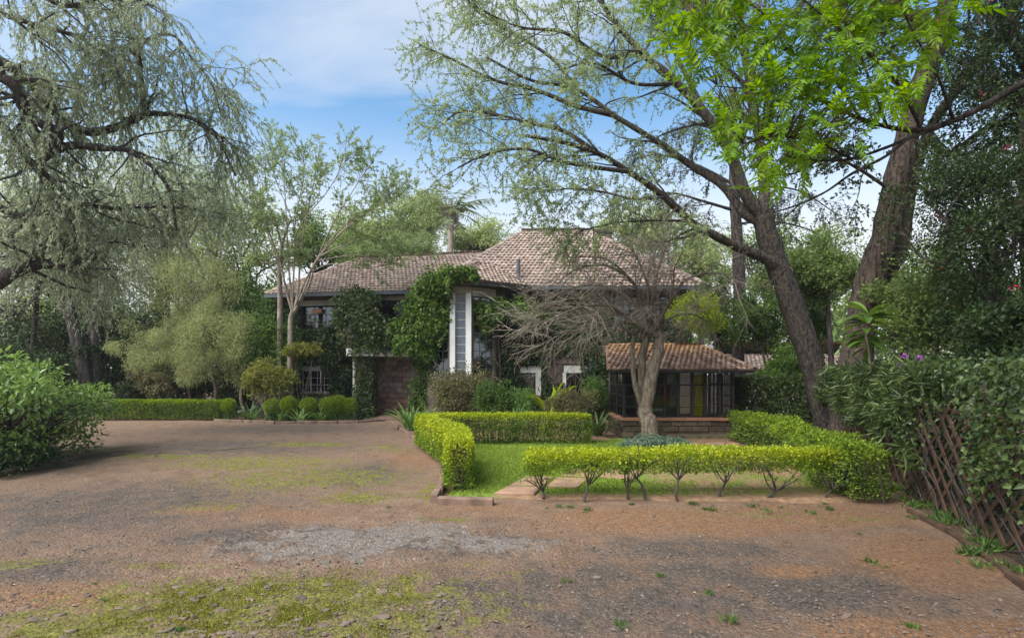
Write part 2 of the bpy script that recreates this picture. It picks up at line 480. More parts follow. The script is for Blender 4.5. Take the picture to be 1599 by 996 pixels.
def glass_mat(name, tint, refl=0.12):
    m, t, b = nt(name)
    tp = t.nodes.new("ShaderNodeBsdfTransparent"); tp.inputs[0].default_value = (*tint, 1)
    gl = t.nodes.new("ShaderNodeBsdfGlossy"); gl.inputs["Roughness"].default_value = 0.06; gl.inputs["Color"].default_value = (0.9, 0.93, 0.97, 1)
    lw = t.nodes.new("ShaderNodeFresnel"); lw.inputs[0].default_value = 1.5
    ad = t.nodes.new("ShaderNodeMath"); ad.operation = 'ADD'; ad.inputs[1].default_value = refl; ad.use_clamp = True
    t.links.new(lw.outputs[0], ad.inputs[0])
    ms = t.nodes.new("ShaderNodeMixShader")
    t.links.new(ad.outputs[0], ms.inputs[0]); t.links.new(tp.outputs[0], ms.inputs[1]); t.links.new(gl.outputs[0], ms.inputs[2])
    t.links.new(ms.outputs[0], t.nodes["Material Output"].inputs["Surface"])
    return m
M['glass'] = glass_mat('glass', (0.78, 0.82, 0.84), 0.02)
M['glass_old'] = glass_mat('glass_old', (0.35, 0.38, 0.42), 0.09)

def leaded_mat():
    """frosted patterned stair glass"""
    m, t, b = nt('patterned_glass')
    pos, _i = _pos(t)
    vo = t.nodes.new("ShaderNodeTexVoronoi"); vo.inputs["Scale"].default_value = 22.0
    t.links.new(pos, vo.inputs["Vector"])
    c = _ramp(t, vo.outputs["Distance"], [(0.1, (0.03, 0.035, 0.045)), (0.6, (0.15, 0.17, 0.20))])
    t.links.new(c, b.inputs["Base Color"])
    b.inputs["Roughness"].default_value = 0.28
    b.inputs["Specular IOR Level"].default_value = 0.6
    _bump(t, b, vo.outputs["Distance"], 0.15, 0.01)
    return m
M['patterned'] = leaded_mat()

def ground_mat():
    m, t, b = nt('driveway')
    pos, _i = _pos(t)
    def attr(n):
        a = t.nodes.new("ShaderNodeAttribute"); a.attribute_name = n; return a.outputs["Fac"]
    def mask(a, nz, amt, lo, hi):
        x = t.nodes.new("ShaderNodeMath"); x.operation = 'MULTIPLY_ADD'
        y0 = t.nodes.new("ShaderNodeMath"); y0.operation = 'SUBTRACT'; y0.inputs[1].default_value = 0.5
        t.links.new(nz, y0.inputs[0])
        t.links.new(y0.outputs[0], x.inputs[0]); x.inputs[1].default_value = amt; t.links.new(a, x.inputs[2])
        s = t.nodes.new("ShaderNodeMapRange"); s.interpolation_type = 'SMOOTHSTEP'
        s.inputs[1].default_value = lo; s.inputs[2].default_value = hi
        t.links.new(x.outputs[0], s.inputs[0]); return s.outputs[0]
    mpn = t.nodes.new("ShaderNodeMapping"); mpn.inputs["Scale"].default_value = (0.7, 1.25, 1)
    t.links.new(pos, mpn.inputs[0])
    broad = _noise(t, 0.55, 7, 0.62, vec=mpn.outputs[0], dist=0.4)
    mid = _noise(t, 2.4, 7, 0.66, vec=pos, dist=0.3)
    fine = _noise(t, 16.0, 6, 0.72, vec=pos)
    flake = _noise(t, 4.2, 8, 0.72, vec=pos, dist=0.5)
    grit = _noise(t, 70.0, 4, 0.75, vec=pos)
    dirt = _ramp(t, mid, [(0.25, (0.115, 0.072, 0.047)), (0.5, (0.185, 0.12, 0.081)), (0.78, (0.262, 0.181, 0.126))])
    tar = _ramp(t, fine, [(0.3, (0.052, 0.041, 0.034)), (0.55, (0.105, 0.083, 0.068)), (0.75, (0.18, 0.145, 0.118))])
    f = mask(attr('tar'), mid, 2.6, 0.22, 0.98)
    c = _mix(t, f, dirt, tar)
    conc = _ramp(t, fine, [(0.3, (0.12, 0.098, 0.083)), (0.7, (0.24, 0.205, 0.178))])
    c = _mix(t, mask(attr('pale'), flake, 3.0, 0.5, 0.78), c, conc)
    red = _ramp(t, fine, [(0.3, (0.16, 0.084, 0.045)), (0.7, (0.255, 0.148, 0.082))])
    c = _mix(t, mask(attr('red'), broad, 2.4, 0.3, 1.0), c, red)
    moss = _ramp(t, fine, [(0.3, (0.08, 0.07, 0.026)), (0.55, (0.165, 0.155, 0.035)), (0.75, (0.28, 0.275, 0.05))])
    c = _mix(t, mask(attr('moss'), flake, 3.0, 0.48, 1.0), c, moss)
    soil = _ramp(t, fine, [(0.3, (0.06, 0.04, 0.026)), (0.7, (0.14, 0.095, 0.06))])
    c = _mix(t, mask(attr('soil'), mid, 1.0, 0.35, 0.75), c, soil)
    vo = t.nodes.new("ShaderNodeTexVoronoi"); vo.inputs["Scale"].default_value = 34.0
    t.links.new(pos, vo.inputs["Vector"])
    vs = t.nodes.new("ShaderNodeSeparateColor"); t.links.new(vo.outputs["Color"], vs.inputs[0])
    vm = _ramp(t, vs.outputs[0], [(0.0, 0.62), (0.6, 1.0), (0.97, 1.25), (1.0, 1.9)])
    mv = t.nodes.new("ShaderNodeMix"); mv.data_type = 'RGBA'; mv.blend_type = 'MULTIPLY'; mv.inputs[0].default_value = 0.55
    t.links.new(c, mv.inputs[6]); t.links.new(vm, mv.inputs[7]); c = mv.outputs[2]
    g2 = _ramp(t, grit, [(0.30, 0.5), (0.5, 1.0), (0.70, 1.5)])
    mm = t.nodes.new("ShaderNodeMix"); mm.data_type = 'RGBA'; mm.blend_type = 'MULTIPLY'; mm.inputs[0].default_value = 1
    t.links.new(c, mm.inputs[6]); t.links.new(g2, mm.inputs[7])
    t.links.new(mm.outputs[2], b.inputs["Base Color"])
    b.inputs["Roughness"].default_value = 0.92; b.inputs["Specular IOR Level"].default_value = 0.2
    h = t.nodes.new("ShaderNodeMath"); h.operation = 'MULTIPLY_ADD'; h.inputs[1].default_value = 0.35
    t.links.new(grit, h.inputs[0]); t.links.new(fine, h.inputs[2])
    h2 = t.nodes.new("ShaderNodeMath"); h2.operation = 'MULTIPLY_ADD'; h2.inputs[1].default_value = -0.45
    t.links.new(vo.outputs["Distance"], h2.inputs[0]); t.links.new(h.outputs[0], h2.inputs[2])
    _bump(t, b, h2.outputs[0], 1.0, 0.03)
    return m
M['ground'] = ground_mat()

def lawn_mat():
    m, t, b = nt('lawn_soil')
    pos, _i = _pos(t)
    a = t.nodes.new("ShaderNodeAttribute"); a.attribute_name = 'bare'
    nz = _noise(t, 2.0, 6, 0.65, vec=pos)
    ad = t.nodes.new("ShaderNodeMath"); ad.operation = 'MULTIPLY_ADD'; ad.inputs[1].default_value = 0.9
    t.links.new(nz, ad.inputs[0]); t.links.new(a.outputs["Fac"], ad.inputs[2])
    mr = t.nodes.new("ShaderNodeMapRange"); mr.inputs[1].default_value = 0.75; mr.inputs[2].default_value = 1.05
    t.links.new(ad.outputs[0], mr.inputs[0])
    g = _ramp(t, _noise(t, 12, 5, vec=pos), [(0.3, (0.075, 0.115, 0.02)), (0.7, (0.16, 0.23, 0.035))])
    s = _ramp(t, _noise(t, 9, 6, vec=pos), [(0.3, (0.15, 0.09, 0.055)), (0.7, (0.28, 0.18, 0.11))])
    t.links.new(_mix(t, mr.outputs[0], g, s), b.inputs["Base Color"])
    b.inputs["Roughness"].default_value = 0.95; b.inputs["Specular IOR Level"].default_value = 0.1
    _bump(t, b, _noise(t, 30, 5, vec=pos), 0.6, 0.02)
    return m
M['lawn'] = lawn_mat()


# ------------------------------------------------------------------ ground
def axis(lo, hi, step, far, n=26):
    core = np.arange(lo, hi + 1e-6, step)
    g = np.geomspace(step * 1.5, far, n)
    return np.concatenate([lo - g[::-1], core, hi + g])

def blob(X, Y, px, py, rx, ry):
    """soft oval patch of ground seen at photo pixel (px, py)"""
    c = G(px, py); a = G(px, py - ry)[1]; b = G(px, py + ry)[1]
    wx = rx * c[1] / F; wy = (a - b) / 2
    d = np.sqrt(((X - c[0] * Y / c[1] * 1.0) / wx) ** 2 * 0 + ((X - c[0]) / wx) ** 2 + ((Y - (a + b) / 2) / wy) ** 2)
    return np.clip(1.35 - d * 0.85, 0, 1)

def build_ground():
    xs = axis(-13.5, 8.0, 0.12, 300); ys = np.concatenate([-np.geomspace(300, 1, 16), np.arange(3.6, 12, .085), np.arange(12, 25, .15), 25 + np.geomspace(.2, 300, 26)])
    X, Y = np.meshgrid(xs, ys)
    tar = np.zeros_like(X); pale = tar.copy(); red = tar.copy(); moss = tar.copy(); soil = tar.copy()
    for b in ((930, 950, 420, 75), (1270, 925, 240, 55), (1020, 905, 330, 36), (120, 800, 300, 55), (420, 840, 240, 22), (560, 740, 90, 22),
              (330, 700, 260, 16), (60, 890, 150, 22), (1080, 860, 200, 22), (640, 850, 260, 22), (450, 670, 180, 10)):
        tar = np.maximum(tar, blob(X, Y, *b) * 0.8)
    for b in ((520, 850, 190, 34), (640, 835, 120, 22), (760, 850, 140, 16)):
        pale = np.maximum(pale, blob(X, Y, *b) * 0.82)
    for b in ((1050, 815, 330, 26), (1480, 880, 160, 50), (1240, 800, 200, 26), (60, 925, 220, 26), (660, 720, 90, 26), (1480, 985, 260, 20),
              (760, 800, 120, 16), (380, 800, 200, 12), (1240, 890, 60, 14)):
        red = np.maximum(red, blob(X, Y, *b) * (1.0 if b[0] > 700 else 0.62))
    for b, w in (((420, 945, 380, 60), 1.0), ((110, 970, 220, 34), .95), ((560, 970, 280, 46), .85), ((400, 722, 180, 14), .85), ((470, 748, 220, 26), .8), ((560, 775, 80, 10), .95),
              ((330, 790, 80, 12), .7), ((480, 693, 90, 5), .9), ((250, 712, 120, 4), .95), ((680, 768, 40, 22), .9), ((700, 812, 40, 5), 1.0),
              ((40, 880, 60, 12), .8), ((250, 880, 120, 10), .6), ((600, 700, 60, 10), .7), ((700, 900, 240, 40), .45), ((1200, 800, 140, 8), .6), ((1330, 806, 120, 10), .6)):
        moss = np.maximum(moss, blob(X, Y, *b) * w)
    # planted soil: left bed, under the trees, along the fence
    left = np.clip((-(X) - (10.0 + 0.0 * Y)) * 2.0, 0, 1) * (Y < 16.2) * (Y > 6)
    soil = np.maximum(soil, left)
    soil = np.maximum(soil, np.clip((Y - 25.1) * 2, 0, 1))
    fx = 5.93 + (Y - 6.34) * 0.363
    soil = np.maximum(soil, np.clip((X - fx + 0.5) * 2.2, 0, 1) * (Y < 40))
    soil = np.maximum(soil, ((X < -18.5) | (X > 12) | (Y > 26) | (Y < 1)) * 1.0)
    n1 = fbm(X * 0.35 + 40, Y * 0.35 + 40, 3); n2 = fbm(X * 2.2 + 90, Y * 2.2 + 90, 11); n3 = fbm(X * 7 + 200, Y * 7 + 150, 21, 3)
    Z = (n1 - 0.5) * 0.10 + (n2 - 0.5) * 0.035 + (n3 - 0.5) * 0.014
    pm = np.clip((pale + (n2 - 0.5) * 1.3 - 0.35) / 0.12, 0, 1)
    Z += 0.032 * pm
    tm = np.clip((tar + (n2 - 0.5) * 1.6 - 0.45) / 0.12, 0, 1)
    Z += 0.022 * tm
    Z += 0.02 * moss * (n3 - 0.3)
    near = ((X > -18) & (X < 10) & (Y < 27))
    Z = np.where(near, Z, -0.02) - 0.02
    lawnz = (X > -2.9) & (X < 8) & (Y > 8.6) & (Y < 24.5)
    Z = np.where(lawnz, np.minimum(Z, -0.025), Z)
    ny, nx = X.shape
    v = np.stack([X, Y, Z], -1).reshape(-1, 3)
    i = np.arange(ny * nx).reshape(ny, nx)
    q = np.stack([i[:-1, :-1], i[:-1, 1:], i[1:, 1:], i[1:, :-1]], -1).reshape(-1, 4)
    mb = MB().add(v, q)
    me = mb.mesh("ground", True)
    for n, a in (('tar', tar), ('pale', pale), ('red', red), ('moss', moss), ('soil', soil)):
        at = me.attributes.new(n, 'FLOAT', 'POINT'); at.data.foreach_set("value", a.astype(np.float32).ravel())
    me.materials.append(M['ground'])
    o = link("ground", me); tag(o, kind="structure")
    return o, (xs, ys, Z, moss)

ground, (GX, GY, GZ, GMOSS) = build_ground()
def gz(x, y):
    i = np.clip(np.searchsorted(GX, x), 0, len(GX) - 1); j = np.clip(np.searchsorted(GY, y), 0, len(GY) - 1)
    return GZ[j, i]
def gmoss(x, y):
    i = np.clip(np.searchsorted(GX, x), 0, len(GX) - 1); j = np.clip(np.searchsorted(GY, y), 0, len(GY) - 1)
    return GMOSS[j, i]

def inside(poly, x, y):
    c = np.zeros(np.shape(x), bool); n = len(poly)
    for i in range(n):
        x0, y0 = poly[i]; x1, y1 = poly[(i + 1) % n]
        k = ((y0 > y) != (y1 > y)) & (x < (x1 - x0) * (y - y0) / (y1 - y0 + 1e-12) + x0)
        c ^= k
    return c

# stones bedded in the moss and dirt, each a piece of the ground
def rock_mesh(seed):
    g = np.random.default_rng(seed)
    me = bpy.data.meshes.new("stone")
    import bmesh
    bm = bmesh.new()
    bmesh.ops.create_icosphere(bm, subdivisions=2, radius=0.5)
    d = [unit(g.normal(size=3)) for _ in range(9)]
    for v in bm.verts:
        p = np.array(v.co)
        for k in d:                       # chop flats off the ball
            h = p @ k
            if h > 0.33: p = p - k * (h - 0.33) * 0.9
        v.co = p * (1 + 0.05 * g.normal())
    bm.to_mesh(me); bm.free()
    me.materials.append(M['rock'])
    return me
rock_meshes = [rock_mesh(s) for s in range(5)]
for k in range(150):
    if k < 95:
        px, py = rng.normal(330, 190), rng.uniform(905, 994)
        if rng.random() < 0.25: px = rng.uniform(0, 700)
    elif k < 130:
        px, py = rng.normal(430, 80), rng.normal(765, 16)
    else:
        px, py = rng.uniform(600, 1500), rng.uniform(840, 990)
    if px < -20: continue
    p = G(px, py)
    s = rng.uniform(0.04, 0.12) * (1.0 if k < 95 else 0.6)
    o = link("stone", rock_meshes[k % 5], ground)
    o.location = (p[0], p[1], gz(p[0], p[1]) + s * 0.0)
    o.scale = (s * rng.uniform(1.0, 1.8), s * rng.uniform(0.7, 1.1), s * rng.uniform(0.3, 0.5))
    o.rotation_euler = (rng.normal(0, .15), rng.normal(0, .15), rng.uniform(-0.6, 0.6))

# loose gravel
def gravel(n):
    Y = 1.0 / rng.uniform(1 / 24.0, 1 / 4.2, n); X = rng.uniform(-0.97, 0.97, n) * Y
    keep = (X > -14) & (X < 5.93 + (Y - 6.34) * 0.363 - .3) & ~((X > -2.2) & (Y > 9.2) & (X < 9))
    X, Y = X[keep], Y[keep]
    dens = fbm(X * 0.8, Y * 0.8 + 30, 5)
    k = dens > rng.uniform(0.25, 0.62, len(X)); X, Y = X[k], Y[k]
    n = len(X)
    s = rng.gamma(2.2, 0.0030, n) + 0.0035
    oc = np.array([[1,0,0],[0,1,0],[-1,0,0],[0,-1,0],[0,0,.8],[0,0,-.6]], float)
    v = oc[None] * s[:, None, None] * rng.uniform(0.6, 1.5, (n, 6, 1))
    a = rng.uniform(0, 6.28, n); c, sn = np.cos(a)[:, None], np.sin(a)[:, None]
    x = v[:, :, 0] * c - v[:, :, 1] * sn; y = v[:, :, 0] * sn + v[:, :, 1] * c
    v = np.stack([x + X[:, None], y + Y[:, None], v[:, :, 2] * 0.7 + gz(X, Y)[:, None] + s[:, None] * 0.3], -1)
    f = np.array([[0,1,4],[1,2,4],[2,3,4],[3,0,4]])
    t = (np.arange(n) * 6)[:, None, None] + f[None]
    o = MB().add(v.reshape(-1, 3), t=t.reshape(-1, 3)).build("gravel", M['pebble'])
    tag(o, "loose brown and grey gravel strewn over the driveway", "gravel", kind="stuff")
gravel(24000)

# moss and thin grass on the driveway, leaf litter
def moss_tufts(n):
    Y = 1.0 / rng.uniform(1 / 20.0, 1 / 4.3, n); X = rng.uniform(-0.97, 0.97, n) * Y
    m = gmoss(X, Y) * (0.05 + 1.9 * fbm(X * 3.4, Y * 3.4 + 60, 8))
    k = m > rng.uniform(0.72, 1.25, n); X, Y = X[k], Y[k]
    k = ~((X > -1.9) & (Y > 9.2) & (X < 9)); X, Y = X[k], Y[k]
    n = len(X)
    pos = np.stack([X, Y, gz(X, Y) - 0.002], -1)
    d = rnd_unit(n) * 0.9 + np.array([0, 0, 0.8])
    mb = MB(); leaves(mb, pos, d, 0.03, 0.011, up=0.2)
    o = mb.build("moss_tufts", M['moss_blade'])
    tag(o, "yellow green moss and thin grass patches on the driveway", "moss", kind="stuff")
moss_tufts(260000)

def litter(n):
    Y = 1.0 / rng.uniform(1 / 24.0, 1 / 4.3, n); X = rng.uniform(-0.97, 0.97, n) * Y
    k = (X > -12.5) & (X < 5.93 + (Y - 6.34) * 0.363); X, Y = X[k], Y[k]
    # more of it beside the left bush
    a = G(100, 722); m = 34
    X = np.concatenate([X, a[0] + rng.normal(0, 0.7, m)]); Y = np.concatenate([Y, a[1] + rng.normal(0, 0.7, m)])
    n = len(X)
    pos = np.stack([X, Y, gz(X, Y) + 0.012], -1)
    d = rng.normal(size=(n, 3)) * np.array([1, 1, 0.12])
    mb = MB(); leaves(mb, pos, d, 0.06, 0.03, up=0.9, fold=0.3)
    o = mb.build("leaf_litter", M['litter'])
    tag(o, "dry fallen leaves scattered over the driveway", "leaf litter", kind="stuff")
litter(130)

def weeds():
    mb = MB()
    for k in range(78):
        if k < 40:
            s = rng.uniform(0, 5); p = np.array([5.55 + s * 0.341, 6.0 + s * 0.94]) + rng.normal(0, 0.22, 2)
        elif k < 60:
            p = G(rng.uniform(830, 1330), rng.uniform(783, 800))[:2]
        else:
            p = G(rng.uniform(100, 1450), rng.uniform(690, 980))[:2]
            if p[0] > -1.8 and p[1] > 9.2: continue
        n = int(rng.integers(14, 40)); s = rng.uniform(0.05, 0.15) * (1.1 if k < 40 else 0.55)
        pos = np.zeros((n, 3)); pos[:, :2] = p + rng.normal(0, s * 0.5, (n, 2)); pos[:, 2] = gz(p[0], p[1])
        leaves(mb, pos, rnd_unit(n) * 0.8 + np.array([0, 0, 0.9]), s, s * 0.22, up=0.3)
    o = mb.build("weeds", M['leaf_shrub'])
    tag(o, "small green weeds sprouting from the dirt", "weeds", kind="stuff")
weeds()

# ------------------------------------------------------------------ lawn, paving slabs and kerbs
LAWN = [G(775, 779)[:2], G(1330, 786)[:2], (6.7, 9.6), (7.6, 12.5), (8.6, 17.5), (8.0, 18.1), (3.4, 18.1), (3.2, 24.0), (-2.8, 24.0), (-3.9, 22.5),
        G(650, 684)[:2], G(672, 702)[:2], G(693, 722)[:2], G(697, 748)[:2], G(687, 779)[:2]]
LAWN = [tuple(float(c) for c in p) for p in LAWN]
def lawn():
    xs = np.arange(-4.6, 9.2, 0.12); ys = np.arange(8.9, 24.6, 0.12)
    X, Y = np.meshgrid(xs, ys)
    ins = inside(LAWN, X, Y)
    bare = np.zeros_like(X)
    # worn under the front hedge and along the path; full behind
    bare = np.maximum(bare, np.clip((10.3 - Y) * 0.8, 0, 0.72) * (X > -0.4))
    bare = np.maximum(bare, np.clip((X - 1.0) * 0.25, 0, 0.5) * (Y < 13.5))
    bare = np.maximum(bare, np.clip((Y - 16.9) * 2, 0, 1) * (X < 3.2))
    bare = np.maximum(bare, np.clip((X - 4.6) * 1.0, 0, 0.9) * (Y > 11.5))
    Z = 0.012 + 0.03 * (fbm(X * .9, Y * .9, 31) - .3)
    nb = ins.copy()
    for dy, dx in ((1,0),(-1,0),(0,1),(0,-1),(1,1),(-1,-1),(1,-1),(-1,1)):
        nb &= np.roll(np.roll(ins, dy, 0), dx, 1)
    nb2 = nb.copy()
    for dy, dx in ((1,0),(-1,0),(0,1),(0,-1)):
        nb2 &= np.roll(np.roll(nb, dy, 0), dx, 1)
    Z = np.where(nb2, Z, np.where(nb, -0.012, -0.10))
    i = np.arange(X.size).reshape(X.shape)
    ok = ins[:-1, :-1] & ins[:-1, 1:] & ins[1:, 1:] & ins[1:, :-1]
    q = np.stack([i[:-1, :-1], i[:-1, 1:], i[1:, 1:], i[1:, :-1]], -1)[ok]
    me = MB().add(np.stack([X, Y, Z], -1).reshape(-1, 3), q).mesh("lawn", True)
    at = me.attributes.new('bare', 'FLOAT', 'POINT'); at.data.foreach_set("value", bare.astype(np.float32).ravel())
    me.materials.append(M['lawn'])
    tag(link("lawn", me), kind="structure")
    n = 150000
    x = rng.uniform(-4.3, 8.6, n); y = rng.uniform(9.0, 17.4, n)
    k = inside(LAWN, x, y); x, y = x[k], y[k]
    ii = np.clip(((x + 4.6) / .12).astype(int), 0, len(xs) - 1); jj = np.clip(((y - 8.9) / .12).astype(int), 0, len(ys) - 1)
    k = bare[jj, ii] + 0.8 * fbm(x * 1.6, y * 1.6, 77) < rng.uniform(0.45, 0.95, len(x)); x, y, ii, jj = x[k], y[k], ii[k], jj[k]
    pos = np.stack([x, y, Z[jj, ii] - 0.004], -1)
    mb = MB(); leaves(mb, pos, rng.normal(size=pos.shape) * 0.5 + np.array([0, 0, 1.0]), 0.062, 0.015, up=0.1)
    tag(mb.build("grass", M['grass']), "short bright green lawn grass between the hedges", "grass", kind="stuff")
lawn()

path = thing("garden_path", "red stone slabs laid across the lawn behind the leggy hedge", "path")
def slab(parent, name, pts, z, th, mat):
    c = np.mean(pts, 0)
    p = [c + (np.asarray(a) - c) * 0.96 for a in pts]
    n = len(p)
    inn = [c + (a - c) * 0.94 for a in p]
    v = [(a[0], a[1], z - th) for a in p] + [(a[0], a[1], z - 0.012) for a in p] + [(a[0], a[1], z) for a in inn]
    q = [[i, (i+1) % n, n + (i+1) % n, n + i] for i in range(n)] + [[n+i, n+(i+1) % n, 2*n+(i+1) % n, 2*n+i] for i in range(n)]
    t = [[2*n, 2*n+i, 2*n+i+1] for i in range(1, n-1)]
    return MB().add(v, q, t).build(name, mat, parent)
for quad in ([(770, 774), (836, 776), (846, 764), (792, 762)], [(795, 761), (848, 763), (866, 748), (820, 747)], [(850, 763), (905, 765), (920, 750), (870, 748)],
             [(872, 746), (930, 748), (950, 735), (900, 733)], [(932, 748), (990, 752), (1005, 738), (955, 735)]):
    slab(path, "paving_slab", [G(*p)[:2] + rng.normal(0, .02, 2) for p in quad], 0.06, 0.07, M['paver'])
path2 = thing("garden_path", "red paved strip leading to the sunroom beside the right hedge", "path")
for quad in ([(1078, 708), (1118, 710), (1124, 702), (1092, 700)], [(1094, 699), (1126, 701), (1134, 694), (1108, 693)], [(1120, 709), (1150, 708), (1152, 701), (1127, 701)],
             [(1128, 700), (1154, 700), (1156, 694), (1136, 693)]):
    slab(path2, "paving_slab", [G(*p)[:2] for p in quad], 0.06, 0.07, M['paver'])

def kerb_line(label, pts, w, h, seg, mat, jit=0.015):
    """a run of separate kerb stones"""
    pts = [np.asarray(p, float)[:2] for p in pts]
    k = tag(thing("kerb", None, None), kind="structure")
    for a, b in zip(pts[:-1], pts[1:]):
        L = np.linalg.norm(b - a); n = max(1, int(round(L / seg))); d = (b - a) / L; s = np.array([-d[1], d[0]])
        for i in range(n):
            p0 = a + d * (L * i / n + 0.012) + s * rng.normal(0, jit); p1 = a + d * (L * (i + 1) / n - 0.012) + s * rng.normal(0, jit)
            hh = h * rng.uniform(0.8, 1.1)
            v = []
            for z, q in ((-0.1, 1.0), (hh - 0.015, 1.0), (hh, 0.8)):
                for p, e in ((p0, d * 0.0), (p1, d * 0.0)):
                    v += [(*(p - s * w / 2 * q), z), (*(p + s * w / 2 * q), z)]
            f = [[0,2,6,4],[4,6,10,8],[1,5,7,3],[5,9,11,7],[8,10,11,9],[0,4,5,1],[4,8,9,5],[2,3,7,6],[6,7,11,10]]
            MB().add(v, f).build("kerb_stone", mat, k)
    return k
kerb_line("", [G(683, 784), G(771, 786)], 0.16, 0.10, 0.95, M['kerb'])
kerb_line("", [G(679, 783), G(693, 752), G(695, 725), G(676, 704), G(655, 690), G(637, 679), G(622, 668), G(610, 660)], 0.13, 0.11, 0.55, M['kerb'])
kerb_line("", [G(-30, 748), G(60, 730), G(128, 711)], 0.14, 0.10, 0.8, M['kerb'])
kerb_line("", [G(335, 657), G(430, 661), G(560, 660), G(600, 657)], 0.15, 0.10, 0.8, M['kerb'])
kerb_line("", [G(175, 709), G(300, 705), G(420, 697)], 0.10, 0.03, 1.1, M['stone_moss'])
kerb_line("", [(4.9, 4.6), (5.35, 5.9), (6.0, 7.5), (6.3, 8.6)], 0.06, 0.05, 1.6, M['slat'])

# ------------------------------------------------------------------ house
EZ = 6.07                                              # eave height
WU = np.array([0.983, -0.1825]); WN = np.array([0.1825, 0.983])
W0 = np.array([-12.44, 27.4])                          # wing eave corner
def WP(s, t, z):                                       # wing frame: s along the eave, t back from it
    p = W0 + WU * s + WN * t
    return np.array([p[0], p[1], z])
def MP(x, t, z):                                       # main block frame: t back from its front wall
    return np.array([x, 25.4 + t, z])
def WS(px, t=0.6):                                     # wing s at a photo column
    k = (px - CX) / F; o = W0 + WN * t
    return (k * o[1] - o[0]) / (WU[0] - k * WU[1])

house = thing("house", "two storey stone house with tiled hip roofs and ivy covered walls", "house")

def wall_panel(name, fn, s0, s1, z0, z1, openings, thick, mat, parent):
    mb = MB()
    ss = sorted({s0, s1, *[o[0] for o in openings], *[o[1] for o in openings]})
    zs = sorted({z0, z1, *[o[2] for o in openings], *[o[3] for o in openings]})
    for a, b in zip(ss[:-1], ss[1:]):
        for c, d in zip(zs[:-1], zs[1:]):
            if any(o[0] <= a and b <= o[1] and o[2] <= c and d <= o[3] for o in openings): continue
            mb.add([fn(a, 0, c), fn(b, 0, c), fn(b, 0, d), fn(a, 0, d)], [[0, 1, 2, 3]])
            mb.add([fn(a, thick, c), fn(b, thick, c), fn(b, thick, d), fn(a, thick, d)], [[3, 2, 1, 0]])
    for o in openings:
        a, b, c, d = o
        for (p, q) in (((a, c), (b, c)), ((b, c), (b, d)), ((b, d), (a, d)), ((a, d), (a, c))):
            mb.add([fn(p[0], 0, p[1]), fn(q[0], 0, q[1]), fn(q[0], thick, q[1]), fn(p[0], thick, p[1])], [[0, 1, 2, 3]])
    return mb.build(name, mat, parent)

def window(fn, s0, s1, z0, z1, cols, rows, mat_f, mat_g, parent=house, fr=0.06, bar=0.03, t0=0.12, label=None, name="window"):
    """frame with glazing bars; every pane a piece of its own"""
    mb = MB()
    mb.box((s0, t0, z0), (s0 + fr, t0 + 0.07, z1), fn); mb.box((s1 - fr, t0, z0), (s1, t0 + 0.07, z1), fn)
    mb.box((s0 + fr, t0, z1 - fr), (s1 - fr, t0 + 0.07, z1), fn); mb.box((s0 + fr, t0, z0), (s1 - fr, t0 + 0.07, z0 + fr), fn)
    a, b, c, d = s0 + fr, s1 - fr, z0 + fr, z1 - fr
    w, h = (b - a) / cols, (d - c) / rows
    for i in range(1, cols): mb.box((a + w*i - bar/2, t0 + 0.012, c), (a + w*i + bar/2, t0 + 0.055, d), fn)
    for j in range(1, rows): mb.box((a, t0 + 0.015, c + h*j - bar/2), (b, t0 + 0.052, c + h*j + bar/2), fn)
    wo = mb.build(name, mat_f, parent)
    if label: wo["label"] = label
    for i in range(cols):
        for j in range(rows):
            x0, x1, y0, y1 = a + w*i + .004, a + w*(i+1) - .004, c + h*j + .004, c + h*(j+1) - .004
            MB().box((x0, t0 + 0.030, y0), (x1, t0 + 0.036, y1), fn).build("pane", mat_g, wo)
    return wo

u1 = (WS(470), WS(526), 4.30, 5.52); g1 = (WS(470), WS(517), 1.14, 2.26); u2 = (WS(588), WS(634), 4.66, 5.70)
wall_panel("wall", lambda s, t, z: WP(s, t + 0.6, z), 0.55, 9.0, 0.0, EZ, [u1, g1, u2], 0.35, M['plaster_dark'], house)
MB().box((0.55, 0.961, 0.0), (0.9, 7.2, EZ), WP).build("wall", M['plaster_dark'], house)
MB().box((0.9, 6.85, 0.0), (9.0, 7.2, EZ), WP).build("wall", M['plaster_dark'], house)
wf = lambda s, t, z: WP(s, t + 0.6, z)
window(wf, *u1, 3, 3, M['dark_wood'], M['glass_old'])
window(wf, *u2, 3, 2, M['dark_wood'], M['glass_old'])
w = window(wf, *g1, 4, 3, M['metal_bar'], M['glass_old'], fr=0.05, bar=0.028)
MB().box((g1[0] - 0.12, -0.06, 2.262), (g1[1] + 0.12, 0.12, 2.50), wf).build("lintel", M['stain_white'], w)
MB().box((g1[0] - 0.08, -0.10, 1.05), (g1[1] + 0.08, 0.11, 1.138), wf).build("sill", M['stain_white'], w)
for i in (1, 2):
    x = g1[0] + (g1[1] - g1[0]) * i / 3
    MB().box((x - .03, -0.03, 1.14), (x + .03, 0.03, 2.26), wf).build("mullion", M['stain_white'], w)
o = MB().box((u1[0] - 0.05, -0.05, 5.522), (u1[1] + 0.05, 0.10, 5.78), wf).build("lintel", M['soffit'], house)
MB().box((u2[0] - 0.05, -0.05, 5.702), (u2[1] + 0.2, 0.10, 5.92), wf).build("lintel", M['soffit'], house)
MB().box((u1[0] + .62, -0.02, 5.16), (u1[0] + 1.15, 0.1, 5.36), wf).build("air_vent", M['sill_red'], house)

